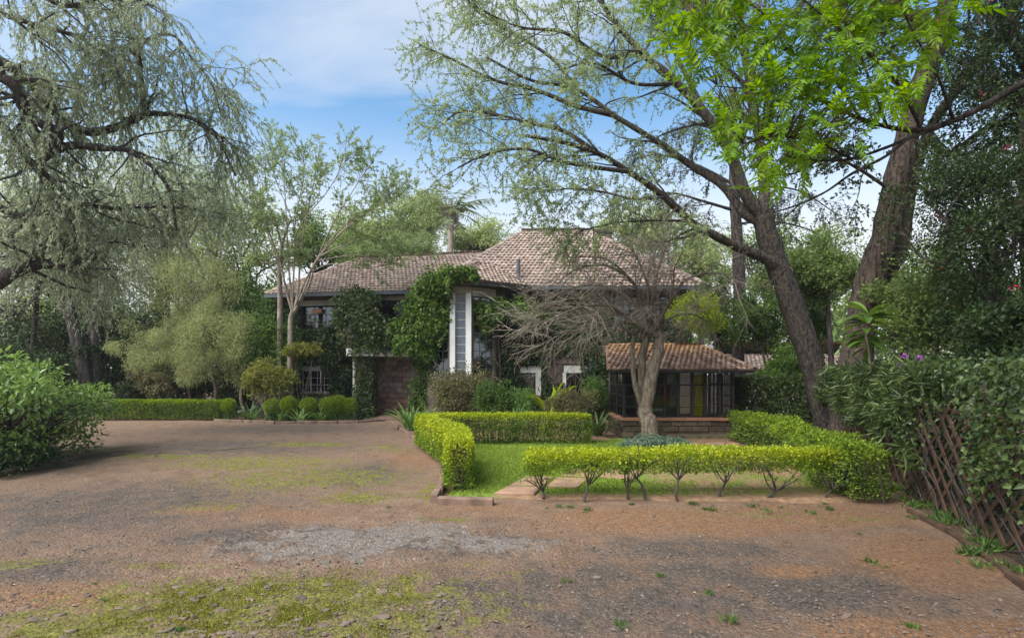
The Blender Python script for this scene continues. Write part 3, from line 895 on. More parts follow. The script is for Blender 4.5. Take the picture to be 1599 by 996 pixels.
# main block walls
w1 = (0.50, 1.10, 1.15, 2.14); w2 = (2.52, 3.66, 1.15, 2.14); w3 = (4.75, 5.55, 4.45, 5.75); w4 = (6.9, 7.7, 4.45, 5.75); w5 = (1.6, 2.8, 4.5, 5.7)
wall_panel("wall", MP, -3.2, 8.4, 0.0, EZ, [w1, w2, w3, w4, w5], 0.35, M['plaster_dark'], house)
MB().box((-3.2, 0.351, 0), (-2.85, 8.2, EZ), MP).build("wall", M['plaster_dark'], house)
MB().box((8.05, 0.351, 0), (8.4, 8.2, EZ), MP).build("wall", M['plaster_dark'], house)
MB().box((-2.85, 7.85, 0), (8.05, 8.2, EZ), MP).build("wall", M['plaster_dark'], house)
for wn_, c, r in ((w1, 1, 4), (w2, 3, 2)):
    w = window(MP, *wn_, c, r, M['dark_wood'], M['glass_old'])
    MB().box((wn_[0] - 0.10, -0.07, 2.142), (wn_[1] + 0.26, 0.11, 2.47), MP).build("lintel", M['stain_white'], w)
    MB().box((wn_[1] + 0.002, -0.06, 1.10), (wn_[1] + 0.25, 0.11, 2.14), MP).build("jamb", M['stain_white'], w)
    if wn_ is w2:
        MB().box((wn_[0] - 0.16, -0.06, 1.10), (wn_[0] - .002, 0.11, 2.14), MP).build("jamb", M['stain_white'], w)
    MB().box((wn_[0] - 0.05, -0.10, 1.02), (wn_[1] + 0.25, 0.112, 1.098), MP).build("sill", M['sill_red'], w)
for wn_ in (w3, w4, w5):
    w = window(MP, *wn_, 2, 3, M['dark_wood'], M['glass_old'])
    MB().box((wn_[1] + 0.002, -0.05, wn_[2]), (wn_[1] + 0.22, 0.1, wn_[3]), MP).build("jamb", M['soffit'], w)

# squared stone blocks: porch back wall and the open part of the main wall
def block_mesh(mat, seed):
    g = np.random.default_rng(seed)
    b = 0.03
    v = []
    for z, q in ((0, 0), (1, 0)):
        pass
    # unit block: x 0..1, z 0..1, front face at y=-1, chamfered
    c = [(0, 0), (1, 0), (1, 1), (0, 1)]
    i = [(b, b*2), (1-b, b*2), (1-b, 1-b*2), (b, 1-b*2)]
    v = [(x, 0, z) for x, z in c] + [(x, -0.75, z) for x, z in c] + [(x, -1 - 0.12 * g.random(), z) for x, z in i]
    f = [[0,1,5,4],[1,2,6,5],[2,3,7,6],[3,0,4,7],[4,5,9,8],[5,6,10,9],[6,7,11,10],[7,4,8,11]]
    t = [[8,9,10],[8,10,11]]
    me = MB().add(v, f, t).mesh("stone_block"); me.materials.append(mat); return me
def stone_var(base, var, n, pre):
    fs = rng.uniform(1 - var, 1 + var, n)
    return [plain(pre + str(k), tuple(c * fs[k] * rng.uniform(.95, 1.05) for c in base), 0.92, 0.4, 4.0, 0.5) for k in range(n)]
blk = [block_mesh(m, i) for i, m in enumerate(stone_var((0.19, 0.14, 0.11), 0.28, 5, 'block_stone_'))]
blk_red = [block_mesh(m, i) for i, m in enumerate(stone_var((0.18, 0.105, 0.078), 0.2, 3, 'block_red_'))]
blk_moss = [block_mesh(m, i) for i, m in enumerate(stone_var((0.075, 0.058, 0.036), 0.35, 4, 'block_moss_'))]
def blocks(parent, fn, ang, s0, s1, z0, z1, bw, bh, meshes, skip=(), depth=0.05, redbelow=None):
    rows = int(round((z1 - z0) / bh)); bh = (z1 - z0) / rows
    for j in range(rows):
        x = s0 - (bw * rng.uniform(0.1, 0.6) if j % 2 else 0)
        while x < s1 - 0.02:
            w = bw * rng.uniform(0.75, 1.3)
            a, b = max(x, s0), min(x + w, s1); x += w
            if b - a < 0.08: continue
            za, zb = z0 + bh * j, z0 + bh * (j + 1)
            if any(a < o[1] and b > o[0] and za < o[3] and zb > o[2] for o in skip): continue
            ms = blk_red if (redbelow and za < redbelow * rng.uniform(.7, 1.3)) else meshes
            o = link("stone_block", ms[rng.integers(len(ms))], parent)
            o.location = fn(a + 0.008, -0.004, za + 0.008)
            o.scale = (b - a - 0.016, depth * rng.uniform(0.7, 1.2), bh - 0.016)
            o.rotation_euler = (0, 0, ang)
WANG = math.atan2(WU[1], WU[0])
blocks(house, wf, WANG, WS(581), WS(648), 0.10, 3.0, 0.58, 0.262, blk, redbelow=0.75)
big = [(w[0] - 0.2, w[1] + 0.3, w[2] - 0.2, w[3] + 0.35) for w in (w1, w2)]
blocks(house, MP, 0.0, -0.2, 4.6, 0.05, 3.4, 0.62, 0.28, blk, skip=big)
blocks(house, MP, 0.0, 4.6, 6.4, 3.2, 4.4, 0.62, 0.28, blk)

# porch: slab, pillars, floor step
pf = lambda x, y, z: np.array([x, y, z])
porch = thing("porch", None, None); porch.parent = house
MB().box((-7.66, 25.15, 2.92), (-4.62, 26.6, 3.26)).build("canopy_slab", M['white_paint'], porch)
MB().box((-7.66, 25.25, 3.262), (-4.62, 26.6, 4.25)).build("parapet", M['plaster_dark'], porch)
MB().box((-7.30, 25.45, 0.0), (-6.52, 26.2, 2.918)).build("pillar", M['plaster_dark'], porch)
MB().box((-7.46, 25.50, 0.0), (-7.302, 26.3, 2.918)).build("pillar_edge", M['stain_white'], porch)
MB().box((-4.70, 25.35, 0.0), (-3.3, 26.4, 5.9)).build("side_wall", M['plaster_dark'], porch)
MB().box((-6.50, 25.30, 0.0), (-4.72, 26.6, 0.10)).build("floor", M['stone_red'], porch)
MB().box((-6.75, 24.85, -0.05), (-4.5, 25.298, 0.05)).build("step", M['kerb'], porch)

# stair tower: five facets with tall glazed slots between white pilasters
tower = thing("stair_tower", None, None); tower.parent = house
TP = [(-4.25, 25.5), (-3.75, 24.62), (-2.72, 23.85), (-1.78, 23.85), (-0.73, 24.62), (-0.25, 25.5)]
def facet(a, b):
    a = np.asarray(a, float); b = np.asarray(b, float); L = np.linalg.norm(b - a); d = (b - a) / L; n = np.array([-d[1], d[0]])
    return L, (lambda s, t, z: np.array([*(a + d * s + n * t), z]))
for i, (a, b) in enumerate(zip(TP[:-1], TP[1:])):
    L, fn = facet(a, b)
    if i in (1, 2, 3):
        m0 = 0.23 if i == 2 else 0.10
        op = (m0, L - m0, 1.9, 5.60) if i == 2 else (0.12, L - 0.12, 1.9, 5.50)
        wall_panel("wall", fn, 0.0, L, 0.0, EZ - 0.02, [op], 0.2, M['plaster_dark'], tower)
        c, r = (1, 10) if i == 2 else (3, 9)
        window(fn, *op, c, r, M['metal_bar'] if i == 2 else M['metal_dark'], M['patterned'] if i == 2 else M['glass_old'], parent=tower, fr=0.035, bar=0.03, t0=0.05)
        if i == 2:
            for s0 in (0.0, L - 0.23):
                MB().box((s0, -0.09, 1.75), (s0 + 0.23, -0.002, 5.62), fn).build("pilaster", M['white_paint'], tower)
            MB().box((-0.02, -0.07, 5.622), (L + 0.02, -0.003, EZ - 0.03), fn).build("frieze", M['soffit'], tower)
        else:
            MB().box((0.03, -0.05, 5.502), (L - 0.03, -0.003, EZ - 0.04), fn).build("frieze", M['soffit'], tower)
    else:
        wall_panel("wall", fn, 0.0, L, 0.0, EZ - 0.02, [], 0.2, M['plaster_dark'], tower)

# ---- roofs
def roof_plane(name, poly, parent, mat, rowh=0.285, tw=0.215, lift=0.07):
    """poly: eave start, eave end, then the rest; joined real tiles over a deck"""
    p = np.asarray(poly, float)
    u = unit(p[1] - p[0]); n = np.zeros(3)
    for i in range(1, len(p) - 1): n = n + np.cross(p[i] - p[0], p[i+1] - p[0])
    n = unit(n)
    if n[2] < 0: n = -n
    v = np.cross(n, u)
    if v[2] < 0: v = -v
    uv = np.stack([(p - p[0]) @ u, (p - p[0]) @ v], -1)
    rf = MB().add(p - n * 0.03, t=[[0, i, i+1] for i in range(1, len(p)-1)]).build(name, M['fascia'], parent)
    u0, u1_, v1 = uv[:, 0].min(), uv[:, 0].max(), uv[:, 1].max()
    C = []
    nr = int(v1 / rowh) + 1
    for j in range(nr):
        cu = np.arange(u0, u1_, tw) + (tw / 2 if j % 2 else 0)
        vm = min(j * rowh + rowh * 0.5, v1 - 0.02)
        k = inside([tuple(x) for x in uv], cu + tw / 2, np.full(len(cu), vm))
        C.append(np.stack([cu[k], np.full(k.sum(), j * rowh)], -1))
    C = np.concatenate(C)
    m = len(C)
    prof = np.array([0.0, 0.035, 0.045, 0.012, 0.0]); xs = np.array([0, 0.22, 0.45, 0.72, 1.0]) * tw
    T = np.zeros((15, 3))
    T[0:5, 0] = xs; T[0:5, 1] = -0.03; T[0:5, 2] = prof + lift
    T[5:10, 0] = xs; T[5:10, 1] = rowh; T[5:10, 2] = prof + 0.012
    T[10:15, 0] = xs; T[10:15, 1] = -0.02; T[10:15, 2] = 0.0
    q = [[i, i+1, 6+i, 5+i] for i in range(4)] + [[10+i, 11+i, i+1, i] for i in range(4)]
    L = np.tile(T, (m, 1, 1))
    L[:, :, 0] += C[:, 0:1]; L[:, :, 1] += C[:, 1:2] + rng.normal(0, 0.010, (m, 1)); L[:, :, 2] += rng.normal(0, 0.007, (m, 1))
    L[:, :, 2] += (L[:, :, 0] - C[:, 0:1] - tw/2) * rng.normal(0, 0.03, (m, 1))
    # the old roof sags a little
    sag = (fbm(L[:, :, 0] * 0.35 + 5, L[:, :, 1] * 0.35 + 9, 17) - 0.5) * 0.10
    W = p[0] + L[..., 0:1] * u + L[..., 1:2] * v + (L[..., 2:3] + sag[..., None]) * n
    Q = (np.arange(m) * 15)[:, None, None] + np.array(q)[None]
    tl = MB().add(W.reshape(-1, 3), Q.reshape(-1, 4)).build("roof_tiles", mat, rf)
    tl["kind"] = "stuff"
    return rf

def ridge(parent, a, b, mat, r=0.13, seg=0.42):
    a = np.asarray(a, float); b = np.asarray(b, float)
    L = np.linalg.norm(b - a); n = max(1, int(L / seg)); d = (b - a) / L
    s = unit(np.cross(d, (0, 0, 1))); up = np.cross(s, d)
    mb = MB(); th = np.linspace(-0.15, np.pi + 0.15, 7)
    for i in range(n):
        p0 = a + d * (L * i / n); p1 = a + d * (L * (i + 1) / n + 0.03)
        k = rng.normal(0, 0.008)
        v = [p0 + (s * np.cos(t) * r * 1.08 + up * (np.sin(t) * r * 1.08 + k)) for t in th] + [p1 + (s * np.cos(t) * r * 0.95 + up * (np.sin(t) * r * 0.95 + k)) for t in th]
        mb.add(v, [[j, j+1, 8+j, 7+j] for j in range(6)])
    o = mb.build("ridge_tiles", mat, parent); o["kind"] = "stuff"

RZ = 9.73
mA, mB, mC, mD = (-3.8, 24.75, EZ), (9.0, 24.75, EZ), (9.0, 34.25, EZ), (-3.8, 34.25, EZ)
r0, r1 = (0.55, 29.5, RZ), (4.2, 29.5, RZ)
rf = roof_plane("roof", [mA, mB, r1, r0], house, M['tile'])
ridge(rf, r0, r1, M['tile']); ridge(rf, mA, r0, M['tile']); ridge(rf, mB, r1, M['tile'])
roof_plane("roof", [mB, mC, r1], house, M['tile'])
roof_plane("roof", [mD, mA, r0], house, M['tile'])
roof_plane("roof", [mC, mD, r0, r1], house, M['tile'])
WRZ, PW = 8.5, 3.9
wr0, wr1 = WP(3.12, PW, WRZ), WP(11.3, PW, WRZ)
we0, we1 = WP(0, 0, EZ), WP(8.9, 0, EZ)
rf = roof_plane("roof", [we0, we1, wr1, wr0], house, M['tile'])
ridge(rf, wr0, wr1, M['tile']); ridge(rf, we0, wr0, M['tile'])
wb0, wb1 = WP(0, 2 * PW, EZ), WP(9.2, 2 * PW, EZ)
roof_plane("roof", [wb0, we0, wr0], house, M['tile'])
roof_plane("roof", [wb1, wb0, wr0, wr1], house, M['tile'])
tE = [(0.75, 24.70, EZ), (-1.45, 23.2, EZ), (-3.05, 23.2, EZ), (-4.9, 25.3, EZ)]
tA = (-1.5, 26.8, 7.66)
for a, b in zip(tE[1:], tE[:-1]):
    roof_plane("roof", [a, b, tA], house, M['tile'])
# soffits, fascia and gutter
mb = MB(); mb.box((-3.79, 24.76, EZ - 0.10), (8.99, 25.398, EZ - 0.06)); mb.build("soffit", M['fascia'], house)
MB().box((0.02, 0.02, EZ - 0.10), (8.6, 0.598, EZ - 0.06), WP).build("soffit", M['fascia'], house)
MB().box((0.0, -0.06, EZ - 0.16), (8.75, 0.018, EZ - 0.0), WP).build("gutter", M['metal_dark'], house)
MB().box((0.9, 24.66, EZ - 0.14), (9.0, 24.755, EZ - 0.0)).build("gutter", M['metal_dark'], house)
mb = MB()
v = [(x, y, z) for z in (EZ - 0.17, EZ - 0.02) for x, y, _ in tE] + [(-1.5, 25.3, EZ - 0.17)]
mb.add(v, [[0,1,5,4],[1,2,6,5],[2,3,7,6]], [[0,1,8],[1,2,8],[2,3,8]])
mb.build("soffit", M['fascia'], tower)
# flue pipe and chimney
def pipe(name, p, r, h, mat, parent, n=12):
    a = np.arange(n) * 2 * np.pi / n
    v = [(p[0] + np.cos(t) * r, p[1] + np.sin(t) * r, z) for z in (p[2], p[2] + h) for t in a] + [(p[0], p[1], p[2] + h)]
    MB().add(v, [[i, (i+1) % n, n + (i+1) % n, n + i] for i in range(n)], [[n+i, n + (i+1) % n, 2*n] for i in range(n)]).build(name, mat, parent, False)
pipe("flue_pipe", (0.30, 25.2, 6.15), 0.085, 1.25, M['metal_dark'], house)
MB().box((0.1, 24.9, 6.13), (0.5, 25.5, 6.30)).build("flue_flashing", M['metal_bar'], house)
MB().box((4.6, 29.9, 8.4), (5.5, 30.7, 9.85)).box((4.5, 29.8, 9.852), (5.6, 30.8, 9.98)).build("chimney", M['plaster_dark'], house)
pipe("downpipe", (3.62, 25.2, 0.0), 0.06, 5.9, M['metal_dark'], house)

# ------------------------------------------------------------------ sunroom in front of the main block
sunroom = thing("sunroom", "glazed sunroom with dark frames and orange tiled roof behind the bare tree", "sunroom")
SY = 18.2
def sx(px): return (px - CX) / F * SY
sf = lambda x, t, z: np.array([x, SY + t, z])
xa, xb = sx(975), sx(1150)
MB().box((xa - 0.05, SY + 0.06, 0.0), (xb + 0.1, SY + 2.5, 0.56)).build("plinth", M['mortar'], sunroom)
blocks(sunroom, lambda s, t, z: sf(s, t + 0.06, z), 0.0, xa - 0.05, xb + 0.1, 0.0, 0.56, 0.5, 0.19, blk_moss, depth=0.06)
blocks(sunroom, lambda s, t, z: np.array([xa - 0.05 + t, SY + 2.5 - s, z]), -math.pi / 2, 0.0, 2.4, 0.0, 0.56, 0.5, 0.19, blk_moss, depth=0.05)
MB().box((xa - 0.12, SY - 0.06, 0.562), (xb + 0.14, SY + 0.3, 0.66)).build("sill", M['sill_red'], sunroom)
MB().box((xa - 0.12, SY + 0.3, 0.562), (xa + 0.2, SY + 2.5, 0.655)).build("sill", M['sill_red'], sunroom)
MB().box((xa + 0.2, SY + 0.3, 0.562), (xb + 0.1, SY + 2.5, 0.60)).build("floor", M['stone_red'], sunroom)
zt = 2.14
cols = [975, 997, 1018, 1039, 1060, 1082, 1103, 1125, 1146]
for px in cols:
    x = sx(px); MB().box((x - 0.045, SY + 0.05, 0.662), (x + 0.045, SY + 0.14, zt)).build("post", M['dark_wood'], sunroom)
for k in (1, 2):
    y = SY + 0.095 + 1.2 * k
    MB().box((xa - 0.04, y - .04, 0.66), (xa + 0.04, y + 0.04, zt)).build("post", M['dark_wood'], sunroom)
    MB().box((xb - 0.04, y - .04, 0.66), (xb + 0.04, y + 0.04, zt)).build("post", M['dark_wood'], sunroom)
MB().box((xa - 0.3, SY - 0.02, zt + 0.002), (xb + 0.35, SY + 0.16, 2.30)).build("beam", M['dark_wood'], sunroom)
MB().box((xa - 0.06, SY + 0.162, zt + 0.002), (xa + 0.08, SY + 2.5, 2.28)).build("beam", M['dark_wood'], sunroom)
MB().box((xb - 0.08, SY + 0.162, zt + 0.002), (xb + 0.06, SY + 2.5, 2.28)).build("beam", M['dark_wood'], sunroom)
rows_z = [0.66, 1.007, 1.376, 1.75, zt]
def lights(fn, a, b, nc):
    mb = MB()
    for z in rows_z[1:-1]:
        h = 0.03 if z != 1.75 else 0.06
        mb.box((a, 0.075, z - h/2), (b, 0.115, z + h/2), fn)
    for i in range(1, nc):
        x = a + (b - a) * i / nc; mb.box((x - .012, 0.08, 0.66), (x + .012, 0.11, zt), fn)
    fr = mb.build("glazing_bars", M['dark_wood'], sunroom)
    for i in range(nc):
        for z0, z1 in zip(rows_z[:-1], rows_z[1:]):
            p0 = a + (b - a) * i / nc; p1 = a + (b - a) * (i + 1) / nc
            MB().box((p0 + .014, 0.092, z0 + 0.034), (p1 - .014, 0.098, z1 - 0.034), fn).build("pane", M['glass'], fr)
for p0, p1 in zip(cols[:-1], cols[1:]):
    lights(sf, sx(p0) + 0.045, sx(p1) - 0.045, 3 if p0 >= 1103 else 1)
for k in range(2):
    y0 = SY + 0.14 + 1.2 * k; y1 = SY + 0.055 + 1.2 * (k + 1)
    lights(lambda s, t, z: np.array([xa + 0.095 - t, s, z]), y0, y1, 2)
    lights(lambda s, t, z: np.array([xb - 0.095 + t, s, z]), y0, y1, 3)
MB().box((xa - 0.05, SY + 2.502, 0.0), (sx(1098), SY + 2.65, 2.4)).build("back_wall", M['plaster_dark'], sunroom)
MB().box((xa + 0.1, SY + 0.2, 2.29), (xb, SY + 2.5, 2.32)).build("ceiling", M['dark_wood'], sunroom)
# roof
eL, eR = xa - 0.62, xb + 0.40
s0, s1 = (eL, SY - 0.45, 2.26), (eR, SY - 0.45, 2.26)
q0, q1 = (eL + 0.42, SY + 1.95, 3.16), (eR - 0.95, SY + 1.95, 3.16)
b0, b1 = (eL + 0.7, SY + 3.1, 2.55), (eR - 0.1, SY + 3.1, 2.4)
rf = roof_plane("roof", [s0, s1, q1, q0], sunroom, M['tile2'], 0.22, 0.17, 0.04)
ridge(rf, q0, q1, M['tile2'], 0.09, 0.35); ridge(rf, s1, q1, M['tile2'], 0.09, 0.35)
roof_plane("roof", [s1, b1, q1], sunroom, M['tile2'], 0.22, 0.17, 0.04)
roof_plane("roof", [b1, b0, q0, q1], sunroom, M['tile2'], 0.22, 0.17, 0.04)
MB().add([s0, b0, q0], t=[[0, 1, 2]]).add([(eL-.05, s0[1], s0[2]), (eL+.1, s0[1], s0[2]), (q0[0]+.02, q0[1], q0[2]), (q0[0]-.1, q0[1], q0[2])], [[0,1,2,3]]).build("gable_end", M['sill_red'], sunroom)
MB().box((eL, SY - 0.47, 2.16), (eR, SY - 0.40, 2.262)).build("fascia", M['dark_wood'], sunroom)
mb = MB().box((sx(1040), SY - 0.55, -0.02), (xb + 0.1, SY + 0.0, 0.12)).build("step", M['stone_moss'], sunroom)
# what shows through the panes
def drape(name, label, cat, x0, x1, y, z0, z1, mat, folds=5):
    n = folds * 8 + 1
    x = np.linspace(x0, x1, n); yy = y + 0.035 * np.sin(np.linspace(0, folds * 2 * np.pi, n))
    v = [(a, b + d, z) for d in (0, 0.012) for z in (z0, z1) for a, b in zip(x, yy)]
    q = []
    for i in range(n - 1):
        q += [[i, i+1, n+i+1, n+i], [2*n+i+1, 2*n+i, 3*n+i, 3*n+i+1]]
    tag(MB().add(v, q).build(name, mat, None, True), label, cat)
drape("curtain", "mustard yellow curtain hanging inside the sunroom panes", "curtain", sx(1083), sx(1101), SY + 0.22, 0.70, 2.12, M['yellow_cloth'], 3)
drape("curtain", "dark red curtain seen through the middle sunroom panes", "curtain", sx(1048), sx(1064), SY + 1.3, 0.98, 1.75, M['red_cloth'], 3)
drape("curtain", "pale cream curtain at the back of the sunroom behind the glass", "curtain", sx(1072), sx(1095), SY + 2.3, 0.9, 2.1, M['cream_cloth'], 4)
t = thing("side_table", "low white table inside the sunroom behind the bare trunk", "table")
MB().box((sx(1016), SY + 0.35, 0.86), (sx(1046), SY + 0.95, 0.91)).build("table_top", M['white_paint'], t)
for px in (1018, 1044):
    for dy in (0.4, 0.9):
        MB().box((sx(px) - .02, SY + dy - .02, 0.60), (sx(px) + .02, SY + dy + .02, 0.858)).build("leg", M['white_paint'], t)

# outbuilding beyond the sunroom
ob = thing("outbuilding", "pale walled outbuilding with red tiled roof beyond the sunroom", "building")
OY = 27.0
MB().box((11.4, OY, 0), (17.5, OY + 4, 2.3)).build("wall", M['outwall'], ob)
rf = roof_plane("roof", [(11.0, OY - 0.4, 2.25), (18, OY - 0.4, 2.25), (17.6, OY + 2.2, 3.0), (11.4, OY + 2.2, 3.0)], ob, M['tile'], 0.3, 0.22)
roof_plane("roof", [(18, OY + 4.6, 2.25), (11.0, OY + 4.6, 2.25), (11.4, OY + 2.2, 3.6), (17.6, OY + 2.2, 3.6)], ob, M['tile2'], 0.3, 0.22)

# ------------------------------------------------------------------ hedges
def path_sample(path, n):
    """n random points on a polyline (2D): position, tangent"""
    p = np.asarray(path, float); seg = np.linalg.norm(np.diff(p, axis=0), axis=1)
    cum = np.concatenate([[0], np.cumsum(seg)])
    s = rng.uniform(0, cum[-1], n); i = np.clip(np.searchsorted(cum, s) - 1, 0, len(seg) - 1)
    f = ((s - cum[i]) / seg[i])[:, None]
    return p[i] + (p[i+1] - p[i]) * f, unit(p[i+1] - p[i]), cum[-1], s

def smooth_path(path, n=24):
    p = np.c_[np.asarray(path, float), np.zeros(len(path))]
    return spline(p, n)[:, :2]

def hedge(name, label, cat, path, w, z0, z1, mat, dens, leaf, core=True, group=None, rnd=0.08, stems=None, stem_mat=None, loose=0.03, tips=None, tipd=.16):
    h = thing(name, label, cat, group)
    path = smooth_path(path) if len(path) > 2 else np.asarray(path, float)
    _, _, L, _ = path_sample(path, 1)
    mb = MB()
    per = 2 * (z1 - z0) + w
    n = int(L * per * dens * 0.66)
    p, t, _, s = path_sample(path, n)
    nrm = np.c_[-t[:, 1], t[:, 0]]
    k = rng.uniform(0, per, n)
    a = np.where(k < z1 - z0, -1.0, np.where(k < z1 - z0 + w, (k - (z1 - z0)) / w * 2 - 1, 1.0))
    zz = np.where(k < z1 - z0, z0 + k, np.where(k < z1 - z0 + w, z1, z1 - (k - (z1 - z0) - w)))
    top = (k >= z1 - z0) & (k < z1 - z0 + w)
    bump = (fbm(s * 1.7 + 3, zz * 3 + a * 1.2 + 9, 41) - 0.5) * 2
    inset = np.abs(rng.normal(0, 0.05, n)) - loose * rng.random(n) * 1.5
    hw = w / 2 + bump * rnd
    zc = zz + np.where(top, bump * rnd * 0.5 - inset, 0)
    # rounded shoulders
    sh = np.clip((zz - (z1 - 0.12)) / 0.12, 0, 1); hw2 = hw - np.where(top, 0, 0.06 * sh**2)
    off = a * np.where(top, hw, hw2 - inset)
    pos = np.c_[p + nrm * off[:, None], zc]
    out = np.c_[nrm * np.where(top, a * 0.4, a)[:, None], np.where(top, 1.0, 0.35)]
    leaves(mb, pos, out + rng.normal(size=(n, 3)) * 0.75, leaf * 1.12, leaf * 0.66, up=0.55)
    # ends
    for e, sg in ((0, -1), (-1, 1)):
        d = unit(path[e] - path[e - sg] if e == 0 else path[-1] - path[-2])
        if e == 0: d = unit(path[0] - path[1])
        q = np.array([-d[1], d[0]]); m = int(w * (z1 - z0) * dens)
        pos = np.c_[path[e] + q * (rng.uniform(-.5, .5, m) * w)[:, None] + d * (rng.normal(0.02, 0.04, m))[:, None], rng.uniform(z0, z1, m)]
        leaves(mb, pos, np.r_[d, 0.3] + rng.normal(size=(m, 3)) * 0.75, leaf, leaf * 0.55, up=0.55)
    # sparse growth through the inside
    m = int(L * w * (z1 - z0) * dens * (0.7 if core else 2.2))
    p, t, _, s = path_sample(path, m); nrm = np.c_[-t[:, 1], t[:, 0]]
    pos = np.c_[p + nrm * (rng.uniform(-.45, .45, m) * w)[:, None], rng.uniform(z0, z1 - 0.03, m)]
    leaves(mb, pos, rnd_unit(m), leaf, leaf * 0.5, up=0.4)
    # old green growth below, the fresh clipped growth near the top edge as its own part
    if tips is not None:
        V = np.concatenate(mb.v).reshape(-1, 4, 3)
        hi = V[:, 0, 2] > z1 - tipd * rng.uniform(.3, 1.4, len(V))
        for sel, nme, mt in ((~hi, "foliage", mat), (hi, "fresh_growth", tips)):
            vv = V[sel]; MB().add(vv.reshape(-1, 3), np.arange(len(vv) * 4).reshape(-1, 4)).build(nme, mt, h)
    else:
        mb.build("foliage", mat, h)
    if core:
        # woody inside: dense short twigs
        m = int(L * 40)
        p, t, _, s = path_sample(path, m)
        st = np.c_[p + rng.normal(0, w * 0.16, (m, 2)), np.full(m, 0.0)]
        g = grow(st, rng.normal(size=(m, 3)) * 0.10 + np.array([0, 0, 1.0]), np.full(m, (z1) * 0.92), 4, 0.07, 0)
        tb = MB(); tubes(tb, g, np.linspace(0.012, 0.005, 5)[None].repeat(m, 0), 4)
        tb.build("twigs", M['twig_dark'], h)["kind"] = "stuff"
    for x in (stems or ()):
        tb = MB()
        k = int(rng.integers(2, 4))
        b = np.array([x[0], x[1], 0.0])
        tr = grow(b[None], np.array([[rng.normal(0, .4), rng.normal(0, .2), 1.0]]), np.array([rng.uniform(.12, .38)]), 3, 0.2, 0)
        tubes(tb, tr, np.array([[0.028, 0.024, 0.021, 0.019]]), 6)
        br = grow(np.repeat(tr[:, -1], k + 3, 0), np.c_[rng.normal(0, .75, (k + 3, 1)), rng.normal(0, .4, (k + 3, 1)), np.ones((k + 3, 1))], rng.uniform(.35, .6, k + 3), 5, 0.18, -0.05)
        tubes(tb, br, np.linspace(0.015, 0.006, 6)[None].repeat(k + 3, 0), 5)
        tw_s, tw_t, _ = along(br, 7, 0.2, 1.0)
        tw = grow(tw_s, tw_t + rnd_unit(len(tw_s)) * 0.8 + np.array([0, 0, .3]), np.full(len(tw_s), .16), 3, .2, 0)
        tubes(tb, tw, np.linspace(0.005, 0.002, 4)[None].repeat(len(tw), 0), 3)
        tb.build("stem", stem_mat or M['twig_dark'], h)
        lp, lt, _ = along(tw, 4, 0.3, 1.0)
        keep = rng.random(len(lp)) < rng.uniform(.5, 1.0)
        lm = MB(); leaves(lm, lp[keep], lt[keep] + rnd_unit(keep.sum()), leaf * 1.05, leaf * .6)
        lm.build("low_leaves", M['leaf_hedge_dark'], h)
    return h

hedge("clipped_hedge", "golden green clipped hedge bending along the driveway kerb", "hedge",
      [(-0.98, 9.95), (-1.10, 11.2), (-1.25, 12.3), (-1.75, 13.6), (-2.62, 16.0)], 0.46, 0.10, 0.93, M['leaf_hedge'], 2600, 0.048, tips=M['leaf_hedge_gold'], tipd=.42)
hedge("clipped_hedge", "long straight clipped hedge at the back of the lawn", "hedge",
      [(-2.35, 16.55), (2.3, 16.55)], 0.62, 0.05, 0.90, M['leaf_hedge_dark'], 2200, 0.05, tips=M['leaf_hedge_gold'], tipd=.13)
cst = [(G(px, 783)[0], 9.35 + rng.uniform(-.1, .2)) for px in (850, 912, 985, 1012, 1060, 1132, 1210, 1300)]
hedge("leggy_hedge", "flat topped golden hedge on bare twisted stems in front of the lawn", "hedge",
      [(0.30, 9.50), (5.75, 9.85)], 0.62, 0.44, 0.80, M['leaf_hedge'], 2700, 0.045, tips=M['leaf_hedge_gold'], tipd=.16, core=False, stems=cst, stem_mat=M['twig_dark'], rnd=0.10)
hedge("clipped_hedge", "uneven clipped hedge running from the sunroom along the trellis fence", "hedge",
      [(7.25, 17.3), (7.2, 14.6), (6.6, 11.9), (6.1, 10.2), (6.0, 9.2)], 0.60, 0.06, 0.86, M['leaf_hedge_dark'], 2000, 0.058, rnd=0.27, tips=M['leaf_hedge'], tipd=.24, loose=.07)
hedge("clipped_hedge", "low dark green clipped hedge behind the driveway under the trees", "hedge",
      [(-18.9, 25.2), (-13.4, 25.0)], 0.75, 0.04, 0.86, M['leaf_hedge_dark'], 1500, 0.065, rnd=0.07, tips=M['leaf_hedge'], tipd=.12)
hedge("clipped_hedge", "creeper grown hedge between the sunroom and the leaning trunk", "hedge",
      [(8.1, 19.6), (9.0, 18.6), (9.6, 17.4)], 0.9, 0.05, 1.95, M['leaf_philo'], 900, 0.11, rnd=0.2)

# ------------------------------------------------------------------ shrubs
def clump_pts(c, r, n, shell=0.55):
    d = rnd_unit(n)
    k = (shell + (1 - shell) * rng.random(n)) ** 1.0
    return c + d * np.asarray(r) * k[:, None], d

